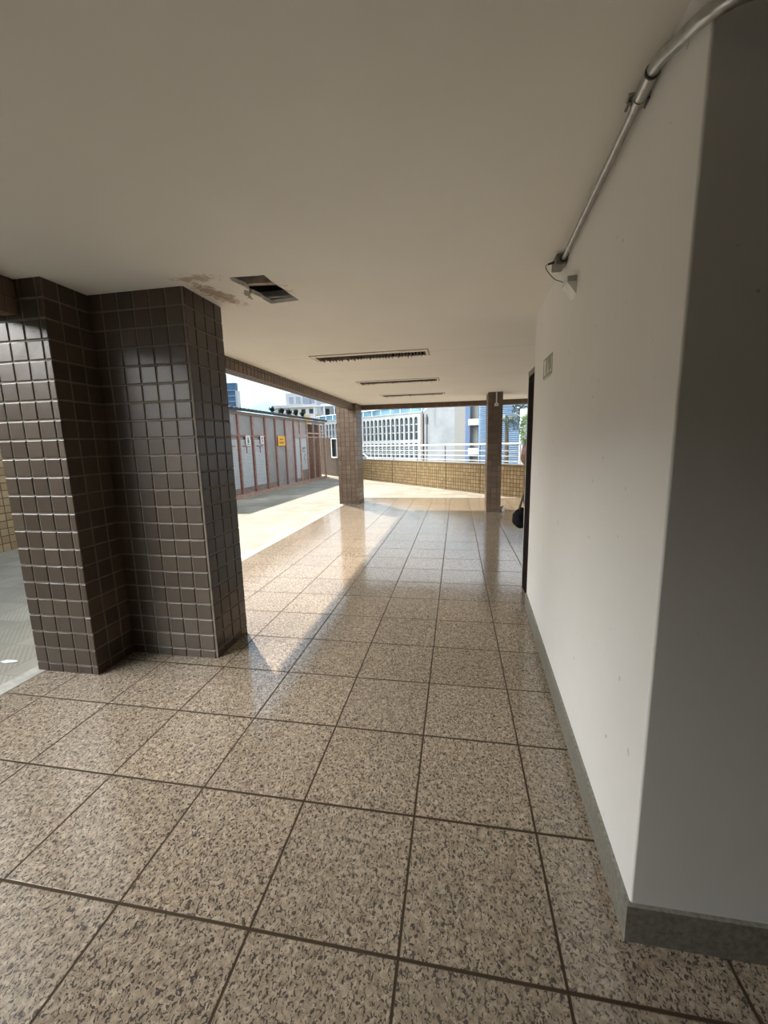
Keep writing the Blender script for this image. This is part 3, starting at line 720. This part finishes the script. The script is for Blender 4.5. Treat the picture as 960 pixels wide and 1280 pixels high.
# ------------------------------------------------------------------ arcaded building across the street
A = V(-13.27, 60, 0); B = V(-4.91, 53.6, 0); Da = (B - A).normalized(); Na = V(Da.y, -Da.x, 0)
if Na.y > 0: Na = -Na
def fa(s, n=0, z=0): p = A + Da * s + Na * n; return V(p.x, p.y, z)
ab = thing('arcaded_building', 'long pale concrete building with rows of narrow round-arched windows and a blue glass roof band', 'building', (0, 0, 0))
pit = .89; sR = 10.15; nA = 27; ow_ = .29
def arcade(z0, z1, zs, zt):
    """wall z0..z1 with arched slots from zs to zt (crown)"""
    mb = MB(); dep = .22
    for k in range(nA):
        c = sR - .62 - pit * k; l, r = c - pit / 2, c + pit / 2; a, b = c - ow_, c + ow_; zc = zt - ow_
        q = lambda s, z: fa(s, 0, z)
        mb.poly([q(l, z0), q(a, z0), q(a, z1), q(l, z1)]); mb.poly([q(b, z0), q(r, z0), q(r, z1), q(b, z1)])
        mb.poly([q(a, z0), q(b, z0), q(b, zs), q(a, zs)])
        arc = [(c - ow_ * math.cos(PI * i / 8), zc + ow_ * math.sin(PI * i / 8)) for i in range(9)]
        for (s0, h0), (s1, h1) in zip(arc[:-1], arc[1:]):
            mb.poly([q(s0, h0), q(s1, h1), q(s1, z1), q(s0, z1)])
            mb.poly([q(s0, h0), fa(s0, -dep, h0), fa(s1, -dep, h1), q(s1, h1)])
        mb.poly([q(a, zs), fa(a, -dep, zs), fa(a, -dep, zc), q(a, zc)]); mb.poly([q(b, zs), q(b, zc), fa(b, -dep, zc), fa(b, -dep, zs)])
        mb.poly([q(a, zs), q(b, zs), fa(b, -dep, zs), fa(a, -dep, zs)])
    e = sR - .62 + pit / 2
    mb.prism([fa(e, 0, z0), fa(sR + .5, 0, z0), fa(sR + .5, -dep, z0), fa(e, -dep, z0)], (0, 0, z1 - z0))
    return mb
def windows(zs, zt, splits):
    first = None
    for k in range(nA):
        c = sR - .62 - pit * k
        if first is None:
            mb = MB(); zc = zt - ow_; c0 = c
            pts = [(c0 - ow_, zs), (c0 + ow_, zs)] + [(c0 + ow_ * math.cos(PI * i / 8), zc + ow_ * math.sin(PI * i / 8)) for i in range(9)]
            mb.poly([fa(s, -.17, z) for s, z in pts])
            for z in splits: mb.prism([fa(c0 - ow_, -.11, z), fa(c0 + ow_, -.11, z), fa(c0 + ow_, -.18, z), fa(c0 - ow_, -.18, z)], (0, 0, .13), 1)
            mb.prism([fa(c0 - ow_, -.13, zs), fa(c0 - ow_ + .05, -.13, zs), fa(c0 - ow_ + .05, -.18, zs), fa(c0 - ow_, -.18, zs)], (0, 0, zc - zs), 1)
            first = mb.obj('arched_window', [M['glass_dk'], M['conc_w']], ab); o = first
        else:
            o = first.copy(); COL.objects.link(o); o.parent = ab
            o.location = -Da * (pit * k)
arcade(1.85, 5.5, 2.05, 5.02).obj('wall', M['conc_w'], ab); arcade(-.8, 1.85, -.35, 1.62).obj('wall', M['conc_w'], ab)
windows(2.05, 5.02, (2.98, 4.0)); windows(-.35, 1.62, (.25, .85))
def band(n0, n1, z0, z1, mat, name, s0=-15, s1=None):
    s1 = sR + .5 if s1 is None else s1
    mb = MB(); mb.prism([fa(s0, n0, z0), fa(s1, n0, z0), fa(s1, n1, z0), fa(s0, n1, z0)], (0, 0, z1 - z0)); mb.obj(name, mat, ab)
band(-.47, -1.3, -.8, 5.4, M['louvdk'], 'interior'); band(.1, -.6, 5.5, 5.66, M['conc_w'], 'cornice'); band(-.5, -.7, 5.66, 6.45, M['bluegl'], 'roof_glazing'); band(-.3, -.8, 6.45, 6.58, M['steelw'], 'eave')
band(-1.5, -1.7, 6.58, 9.0, M['bluegl'], 'upper_glazing', 2.5)
for k in range(13):
    mb = MB(); s = sR - k * 2.0; mb.prism([fa(s, -.42, 5.66), fa(s + .09, -.42, 5.66), fa(s + .09, -.5, 5.66), fa(s, -.5, 5.66)], (0, 0, .8)); mb.obj('mullion', M['steelw'], ab)

# tall stained concrete wall with a rounded right end, brown downpipes at its left
gw = thing('concrete_block', 'tall grey stained concrete block with a rounded corner right of the arcaded building', 'building', (0, 0, 0))
P0 = V(-4.55, 53.2, 0); P1 = V(-.45, 50.1, 0)
prof = [P0, P1]
dd = (P1 - P0).normalized(); nn = V(dd.y, -dd.x, 0)
if nn.y > 0: nn = -nn
R_ = 1.4; cc = P1 - nn * R_
for k in range(1, 11):
    a = k / 10 * PI * .62; prof.append(cc + nn * (R_ * math.cos(a)) + dd * (R_ * math.sin(a)))
mb = MB()
for i, (a, b) in enumerate(zip(prof[:-1], prof[1:])):
    if i == 0:
        m1 = a + (b - a) * .45
        mb.poly([(a.x, a.y, -.8), (m1.x, m1.y, -.8), (m1.x, m1.y, 7.2), (a.x, a.y, 5.55)]); mb.poly([(m1.x, m1.y, -.8), (b.x, b.y, -.8), (b.x, b.y, 9), (m1.x, m1.y, 9)])
        mb.poly([(a.x, a.y, 5.55), (m1.x, m1.y, 7.2), (m1.x + 1.4, m1.y + 4, 7.2), (a.x + 1.4, a.y + 4, 5.55)])
    else: mb.poly([(a.x, a.y, -.8), (b.x, b.y, -.8), (b.x, b.y, 9), (a.x, a.y, 9)], smooth=True)
mb.obj('wall', M['stain'], gw)
mb = MB(); a = P0 + nn * .08; m1 = P0 + (P1 - P0) * .45 + nn * .08; mb.prism([(a.x, a.y, 5.5), (m1.x, m1.y, 7.15), (m1.x, m1.y, 7.35), (a.x, a.y, 5.7)], (.1, .25, 0)); mb.obj('coping', M['steelw'], gw)
for s in (-.1, .12):
    mb = MB(); p = P0 - dd * (.18 + s) + nn * .25; mb.tube([(p.x, p.y, -.8), (p.x, p.y, 5.4)], .06, 8); mb.obj('downpipe', M['kick'], gw)
mb = MB(); p = P0 + dd * .55 + nn * .12; mb.tube([(p.x, p.y, -.8), (p.x, p.y, 5.2)], .05, 8); mb.bbox((p.x - .13, p.y - .12, 4.0), (p.x + .13, p.y + .1, 4.9), .04); mb.obj('downpipe', M['post_dk'], gw)

# blue column, beige wall with a white unit, blue louver wall
lb = thing('louvered_building', 'grey-beige block with a dark blue column and a wall of blue horizontal louvers', 'building', (0, 0, 0))
mb = MB(); mb.box((.50, 42.0, -.8), (.97, 42.6, 9)); mb.obj('column', M['bluecol'], lb)
mb = MB(); mb.box((.9, 42.5, -.8), (1.9, 46, 9)); mb.box((-.6, 45, -.8), (.9, 46, 9)); mb.obj('wall', M['beigew'], lb)
mb = MB(); mb.box((1.78, 40.3, -.8), (8.5, 44, 9), 1)
z = -.7
while z < 8.9:
    mb.prism([(1.75, 40.3, z + .15), (1.75, 40.12, z), (1.75, 40.14, z - .02), (1.75, 40.3, z + .10)], (6.8, 0, 0), 0); z += .19
mb.obj('louver_wall', [M['louvblue'], M['louvdk']], lb)
for z0, z1 in ((3.2, 3.82), (.3, .95)):
    mb = MB(); mb.bbox((.80, 41.3, z0), (1.80, 42.2, z1), .04); mb.obj('wall_unit', M['ac'], lb)

# palm in front of the louvers
random.seed(21)
pt = thing('palm_tree', 'young palm with drooping dark fronds in front of the blue louver wall', 'palm', (2.2, 21.3, -.8))
mb = MB(); mb.tube([(0, 0, 0), (.03, 0, 1.6), (.0, 0, 3.5)], [.14, .11, .08], 10); mb.obj('trunk', M['trunk'], pt)
for k in range(13):
    a = k / 13 * 2 * PI + random.uniform(-.2, .2); L = random.uniform(.95, 1.35); e0 = random.uniform(.3, 1.0)
    mb = MB(); prev = V(0, 0, 3.45); pts = [prev]
    for i in range(9):
        e = e0 - i * .25; prev = prev + V(math.cos(a) * math.cos(e), math.sin(a) * math.cos(e), math.sin(e)) * L / 9; pts.append(prev)
    mb.tube(pts, .012, 5)
    sd = V(-math.sin(a), math.cos(a), 0)
    for i in range(1, 9):
        for h in (0, .5):
            p = pts[i].lerp(pts[i + 1], h); ll = .30 * (1 - abs(i / 9 - .45))
            for s in (-1, 1):
                tip = p + sd * s * ll + V(math.cos(a) * .08, math.sin(a) * .08, -.16 * random.uniform(.7, 1.3)); w = (pts[i + 1] - pts[i]).normalized() * .022
                mb.poly([p - w, p + w, tip])
    mb.obj('frond', M['leafdk'], pt)
random.seed(8)
gp = thing('planted_post', 'pale garden post overgrown with light green creeper at the far right of the terrace', 'post', (3.70, 25.0, -.8))
mb = MB(); mb.bbox((-.30, -.25, 0), (.30, .25, 4.25), .03); mb.obj('post', M['aptw'], gp)
mb, *_ = bush('', (0, -.3, 3.0), .5, 420, None, '', '', False, .10, (.8, .5, 1.9)); o = mb.obj('creeper', M['leaf'], gp)
bsh = thing('dark_tree', 'dark leafy tree behind the creeper-covered post', 'tree', (5.0, 29, -.8))
mb = MB(); mb.tube([(0, 0, 0), (0, 0, 3.2)], [.14, .09], 9); mb.obj('trunk', M['trunk'], bsh)
mb, *_ = bush('', (0, 0, 4.6), 1.6, 900, None, '', '', False, .16); mb.obj('crown', M['leafdk'], bsh)

# ------------------------------------------------------------------ parked white car
car = thing('car', 'white parked car seen through the railing beside the corner pillar', 'car', (-10.2, 40.0, -.8), rz=.12)
sec = [(-2.1, .35, .45), (-2.05, .30, .78), (-1.35, .28, .98), (-.75, .28, 1.42), (.55, .28, 1.46), (1.25, .28, 1.02), (2.0, .30, .92), (2.12, .35, .5)]
mb = MB(); W_ = .82
for (x0, b0, t0), (x1, b1, t1) in zip(sec[:-1], sec[1:]):
    w0 = W_ - max(0, t0 - .95) * .35; w1 = W_ - max(0, t1 - .95) * .35
    for s in (-1, 1): mb.poly([(x0, s * W_, b0), (x1, s * W_, b1), (x1, s * W_, min(t1, .95)), (x0, s * W_, min(t0, .95))][::s]); mb.poly([(x0, s * W_, min(t0, .95)), (x1, s * W_, min(t1, .95)), (x1, s * w1, t1), (x0, s * w0, t0)][::s])
    mb.poly([(x0, -w0, t0), (x1, -w1, t1), (x1, w1, t1), (x0, w0, t0)]); mb.poly([(x0, -W_, b0), (x0, W_, b0), (x1, W_, b1), (x1, -W_, b1)])
for x, b, t in (sec[0], sec[-1]): mb.poly([(x, -W_, b), (x, W_, b), (x, W_, t), (x, -W_, t)])
mb.obj('body', M['carw'], car)
mb = MB()
for s in (-1, 1):
    for x0, x1, sl in ((-.95, -.12, .25), (-.05, .75, -.25)):
        k = .012 * s; mb.poly([(x0 - .1 * (sl > 0), s * (W_ + .002) , .97), (x1 + .2 * (sl < 0), s * (W_ + .002), .97), (x1 - .1 * (sl < 0), s * (W_ - .13), 1.36), (x0 + .22 * (sl > 0), s * (W_ - .13), 1.36)])
mb.poly([(1.20, -.70, 1.06), (1.20, .70, 1.06), (.66, .60, 1.41), (.66, -.60, 1.41)]); mb.poly([(-1.30, -.70, 1.03), (-.83, -.60, 1.38), (-.83, .60, 1.38), (-1.30, .70, 1.03)])
mb.obj('window', M['glass_dk'], car)
for x in (-1.3, 1.3):
    for s in (-1, 1):
        mb = MB(); mb.tube([(x, s * .66, .31), (x, s * .84, .31)], .31, 18); mb.obj('wheel', M['tyre'], car)

# ------------------------------------------------------------------ flats and tower far behind the stalls
def block(mb, x0, x1, y0, y1, z0, z1, m=0): mb.box((x0, y0, z0), (x1, y1, z1), m)
def wins(parent, x0, x1, z0, z1, nx, nz, y, mat, w=.55, h=.5):
    for i in range(nx):
        for j in range(nz):
            cx = x0 + (x1 - x0) * (i + .5) / nx; cz = z0 + (z1 - z0) * (j + .5) / nz; a = (x1 - x0) / nx * w / 2; b = (z1 - z0) / nz * h / 2
            mb = MB(); mb.box((cx - a, y - .08, cz - b), (cx + a, y + .05, cz + b)); mb.obj('window', mat, parent)
b1 = thing('apartment_block', 'white stepped apartment block with grey upper storeys above the stall roof', 'building', (0, 0, 0))
mb = MB(); block(mb, -35.2, -26.5, 75, 84, -.8, 9.0); block(mb, -33.2, -27.0, 76.5, 84, 9.0, 11.7); block(mb, -31.2, -28.5, 77, 82, 11.7, 12.6); mb.obj('wall', M['aptw'], b1)
mb = MB(); block(mb, -35.4, -26.3, 74.6, 75, 8.75, 9.25); block(mb, -35.4, -26.3, 74.5, 75, 7.0, 7.3); mb.obj('balcony_edge', M['aptw'], b1)
wins(b1, -32.8, -27.2, 9.4, 11.2, 4, 1, 76.5, M['aptg'], .6, .7); wins(b1, -34.6, -26.8, 7.3, 8.7, 5, 1, 75, M['glass_dk'], .5, .6)
mb = MB(); block(mb, -29.3, -28.2, 76.3, 76.5, 9.2, 11.7); mb.obj('stair_strip', M['aptg'], b1)
b2 = thing('apartment_block', 'brown rendered apartment block partly hidden behind the left tiled beam', 'building', (0, 0, 0))
mb = MB(); block(mb, -27.5, -22.0, 86, 92, -.8, 13.2); mb.obj('wall', M['aptb'], b2); wins(b2, -27.2, -22.2, 8, 13, 4, 3, 86, M['glass_dk'], .5, .5)
b3 = thing('apartment_block', 'pale blue-white block with open balconies beside the corner pillar', 'building', (0, 0, 0))
mb = MB(); block(mb, -24.2, -17.0, 70.6, 75, -.8, 8.8); mb.obj('wall', M['aptw'], b3)
for z in (6.15, 8.2):
    mb = MB(); block(mb, -25.2, -17, 68.9, 70.6, z, z + .22); mb.obj('balcony_slab', M['aptw'], b3)
mb = MB()
for x in (-25.0, -23.2, -21.4, -19.6): block(mb, x, x + .25, 69.0, 69.25, 6.3, 8.2)
mb.obj('balcony_post', M['aptw'], b3); wins(b3, -24, -17.2, 6.4, 8.2, 4, 1, 70.6, M['glass_dk'], .6, .7)
mb = MB(); block(mb, -25.2, -17, 69.1, 70.6, 5.2, 6.15); mb.obj('awning', M['bluegl'], b3)
b4 = thing('yellow_house', 'low yellow rendered house with white pilasters just above the stall roof', 'building', (0, 0, 0))
mb = MB(); block(mb, -31.6, -25.4, 71.5, 74, -.8, 7.1); mb.obj('wall', M['apty'], b4)
mb = MB()
for x in (-31.7, -29.0, -26.5): block(mb, x, x + 1.1, 71.2, 71.5, -.8, 7.15)
mb.obj('pilaster', M['aptw'], b4)
tw = thing('glass_tower', 'narrow blue glass tower with a white edge beside the big pillar', 'building', (0, 0, 0))
mb = MB(); block(mb, -45.5, -42.75, 75, 75.8, -.8, 13.9); mb.obj('wall', M['towerb'], tw)
mb = MB(); block(mb, -42.75, -42.35, 74.7, 75.8, -.8, 12.4); mb.obj('edge_strip', M['aptw'], tw)
for j in range(9):
    mb = MB(); z = 4 + j * 1.05; block(mb, -45.5, -42.75, 74.85, 75.0, z, z + .22); mb.obj('spandrel', M['aptg'], tw)

# ------------------------------------------------------------------ person half hidden behind the door frame, with a black bag
def skin_mesh(name, verts, edges, mat, parent=None, root=0, sub=2):
    me = bpy.data.meshes.new(name); me.from_pydata([v[0] for v in verts], edges, []); me.materials.append(mat)
    o = bpy.data.objects.new(name, me); COL.objects.link(o)
    md = o.modifiers.new('skin', 'SKIN'); md.use_smooth_shade = True
    lay = me.skin_vertices[0] if me.skin_vertices else None
    if lay is None:
        bm = bmesh.new(); bm.from_mesh(me); bm.verts.layers.skin.verify(); bm.to_mesh(me); bm.free(); lay = me.skin_vertices[0]
    for i, v in enumerate(verts):
        r = v[1]; lay.data[i].radius = r if isinstance(r, tuple) else (r, r); lay.data[i].use_root = (i == root)
    s = o.modifiers.new('sub', 'SUBSURF'); s.levels = sub; s.render_levels = sub
    if parent: o.parent = parent
    return o
# facing +x, seen from the back-left: shoulders run along y; centre at (.62, 3.95)
PX, PYY = .612, 3.95
body_v = [((0, 0, .95), (.13, .10)), ((0, 0, 1.12), (.12, .09)), ((0, 0, 1.32), (.15, .10)), ((0, 0, 1.45), (.10, .08)), ((0, 0, 1.53), (.055, .055)),  # 0-4
          ((0, .0, 1.58), (.055, .06)), ((.0, .01, 1.66), (.075, .09)), ((0, .0, 1.74), (.06, .07)),                                        # 5-7 head
          ((-.07, 0, .90), (.080, .085)), ((-.075, .02, .50), (.06, .06)), ((-.08, -.02, .10), (.042, .042)), ((-.085, .10, .03), (.04, .03)),     # 8-11
          ((.10, 0, .90), (.085, .085)), ((.11, .02, .50), (.06, .06)), ((.11, -.02, .10), (.042, .042)), ((.12, .10, .03), (.04, .03)),        # 12-15
          ((-.165, 0, 1.46), (.055, .055)), ((-.185, -.03, 1.37), (.040, .040)), ((-.09, .17, 1.28), (.030, .03)), ((-.05, .22, 1.30), (.036, .02)),  # 16-19
          ((.185, 0, 1.45), (.055, .055)), ((.215, -.02, 1.17), (.040, .040)), ((.20, .12, .95), (.030, .03)), ((.20, .14, .88), (.036, .02))]
body_e = [(0, 1), (1, 2), (2, 3), (3, 4), (4, 5), (5, 6), (6, 7), (0, 8), (8, 9), (9, 10), (10, 11), (0, 12), (12, 13), (13, 14), (14, 15), (3, 16), (16, 17), (17, 18), (18, 19), (3, 20), (20, 21), (21, 22), (22, 23)]
# five fingers on each hand
for h, sx in ((19, -1), (23, 1)):
    hx, hy, hz = body_v[h][0]
    for k, (dy, L) in enumerate(((-.024, .065), (-.008, .075), (.008, .07), (.024, .055))):
        i = len(body_v); body_v.append(((hx, hy + dy, hz - .035), .009)); body_v.append(((hx - sx * .004, hy + dy, hz - .035 - L * .6), .0085)); body_v.append(((hx - sx * .022, hy + dy, hz - .035 - L), .007))
        body_e += [(h, i), (i, i + 1), (i + 1, i + 2)]
    i = len(body_v); body_v.append(((hx - sx * .004, hy + .04, hz - .005), .010)); body_v.append(((hx - sx * .014, hy + .05, hz - .045), .008)); body_e += [(h, i), (i, i + 1)]
pe = skin_mesh('person', body_v, body_e, M['skin']); pe.location = (PX, PYY, 0); pe.rotation_euler = (0, 0, 0)
tag(pe, 'person in a dusty pink top, mostly hidden behind the dark door frame', 'person', kind='thing')
shirt_v = [((0, 0, .93), (.155, .125)), ((0, 0, 1.12), (.145, .115)), ((0, 0, 1.32), (.17, .12)), ((0, 0, 1.46), (.115, .095)), ((0, 0, 1.51), (.07, .07)),
           ((-.150, 0, 1.49), (.072, .072)), ((-.180, -.02, 1.385), (.064, .064)), ((.175, 0, 1.465), (.075, .075)), ((.205, -.01, 1.31), (.066, .066))]
skin_mesh('shirt', shirt_v, [(0, 1), (1, 2), (2, 3), (3, 4), (3, 5), (5, 6), (3, 7), (7, 8)], M['pink'], pe)
tr_v = [((0, 0, .97), (.145, .12)), ((-.07, 0, .86), (.085, .10)), ((-.075, .02, .50), (.072, .075)), ((-.08, -.02, .10), (.068, .07)), ((.10, 0, .86), (.10, .10)), ((.11, .02, .50), (.075, .075)), ((.11, -.02, .10), (.07, .07))]
skin_mesh('trousers', tr_v, [(0, 1), (1, 2), (2, 3), (0, 4), (4, 5), (5, 6)], M['trous'], pe)
for s in (-1, 1):
    mb = MB(); mb.ball((.017 + s * .10, .045, .038), .05, sc=(1, 2.5, .75)); mb.obj('shoe', M['black'], pe)
mb = MB(); mb.ball((0, -.02, 1.71), .098, sc=(.92, 1.05, .95)); mb.obj('hair', M['hair'], pe)
mb = MB()
for s in (-1, 1): mb.ball((s * .032, .098, 1.67), .010)
mb.obj('eyes', M['paper'], pe)
mb = MB(); mb.ball((0, .108, 1.645), .014, sc=(.8, 1.1, 1.5)); mb.ball((0, .095, 1.612), .022, sc=(1, .4, .3)); mb.obj('nose', M['skin'], pe)
bg = thing('handbag', 'black slouchy bag hanging on its strap beside the dark door frame', 'bag', (.448, 4.14, .53))
bm = bmesh.new(); bmesh.ops.create_icosphere(bm, subdivisions=3, radius=1)
random.seed(4)
from mathutils import noise as mn
for v in bm.verts:
    n_ = mn.noise(v.co * 1.7) * .30 + mn.noise(v.co * 4) * .14
    v.co = V(v.co.x * (.088 + .012 * v.co.z * -1) * (1 + n_), v.co.y * .14 * (1 + n_), (v.co.z * .125) * (1 + n_ * .5) + .128)
mb = MB(); bm.verts.index_update(); mb.raw([v.co.copy() for v in bm.verts], [[v.index for v in f.verts] for f in bm.faces], 0, True); bm.free(); mb.obj('pouch', M['black'], bg)
mb = MB(); mb.tube(spline([V(-.02, -.06, .22), V(-.005, -.04, .30), V(.075, -.05, .55), V(.10, -.055, .78), V(.105, -.02, .80), V(.10, .01, .78), V(.075, .03, .55), V(.0, .03, .30), V(-.01, .07, .22)]), .009, 8); mb.obj('strap', M['green'], bg)

# ------------------------------------------------------------------ light
SKY_FILL = 11.0
w = bpy.data.worlds.new('sky'); S.world = w; w.use_nodes = True
nt = w.node_tree; bgd = nt.nodes['Background']
co = nt.nodes.new('ShaderNodeTexCoord').outputs['Generated']
s = node(nt, 'ShaderNodeSeparateXYZ'); nt.links.new(co, s.inputs[0])
g = ramp(nt, [(0, (.60, .86, .98)), (.12, (.36, .75, .93)), (.35, (.22, .55, .90)), (1, (.16, .42, .85))]); nt.links.new(s.outputs[2], g.inputs[0])
mp = node(nt, 'ShaderNodeMapping'); mp.inputs['Scale'].default_value = (1, 1, 2.2); mp.inputs['Location'].default_value = (3.1, .4, 0); nt.links.new(co, mp.inputs['Vector'])
n = noise(nt, mp.outputs[0], 2.6, 8, .62, .3)
cr = ramp(nt, [(.36, (0, 0, 0)), (.56, (1, 1, 1))]); nt.links.new(n.outputs[0], cr.inputs[0])
n2 = noise(nt, mp.outputs[0], 7, 5, .6); c2_ = ramp(nt, [(.3, (.62, .72, .80)), (.7, (1.02, 1.04, 1.04))]); nt.links.new(n2.outputs[0], c2_.inputs[0])
c = mix(nt, cr.outputs[0], g.outputs[0], c2_.outputs[0])
# bright lobe added to the unseen sky behind left to light the interior
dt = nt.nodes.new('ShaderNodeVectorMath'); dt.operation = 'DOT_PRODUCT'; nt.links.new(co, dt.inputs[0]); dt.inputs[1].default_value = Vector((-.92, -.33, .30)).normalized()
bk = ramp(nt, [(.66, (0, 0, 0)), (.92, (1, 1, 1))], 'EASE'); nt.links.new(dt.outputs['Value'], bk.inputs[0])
c = mix(nt, 1.0, c, mix(nt, bk.outputs[0], (0, 0, 0), (SKY_FILL, SKY_FILL, SKY_FILL * .97)), 'ADD')
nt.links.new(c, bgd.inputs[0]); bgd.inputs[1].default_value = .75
sun = bpy.data.lights.new('sun', 'SUN'); sun.energy = 3.8; sun.angle = .02; sun.color = (1, .90, .76)
so = bpy.data.objects.new('sun', sun); COL.objects.link(so)
so.rotation_euler = Vector((.634, -.72, -1.0)).to_track_quat('-Z', 'Y').to_euler(); so.location = (-10, 12, 14)

# ------------------------------------------------------------------ camera
cam = bpy.data.cameras.new('camera'); co_ = bpy.data.objects.new('camera', cam); COL.objects.link(co_); S.camera = co_
F = 510.187; cam.sensor_fit = 'HORIZONTAL'; cam.sensor_width = 36; cam.lens = 36 * F / 960
yaw, pitch, roll = -.177988, .165560, -.0228836
cy_, sy_, cp, sp = math.cos(yaw), math.sin(yaw), math.cos(pitch), math.sin(pitch)
Fw = V(sy_ * cp, cy_ * cp, -sp); Rr = V(cy_, -sy_, 0); Uu = Rr.cross(Fw)
R2 = Rr * math.cos(roll) + Uu * math.sin(roll); U2 = -Rr * math.sin(roll) + Uu * math.cos(roll)
co_.matrix_world = Matrix(((R2.x, U2.x, -Fw.x, -.3301), (R2.y, U2.y, -Fw.y, -1.0128), (R2.z, U2.z, -Fw.z, 1.5864), (0, 0, 0, 1)))
cam.clip_start = .02; cam.clip_end = 400
S.view_settings.view_transform = 'Standard'; S.view_settings.look = 'None'; S.view_settings.gamma = 1; S.view_settings.use_curve_mapping = False
S.view_settings.exposure = 1.17
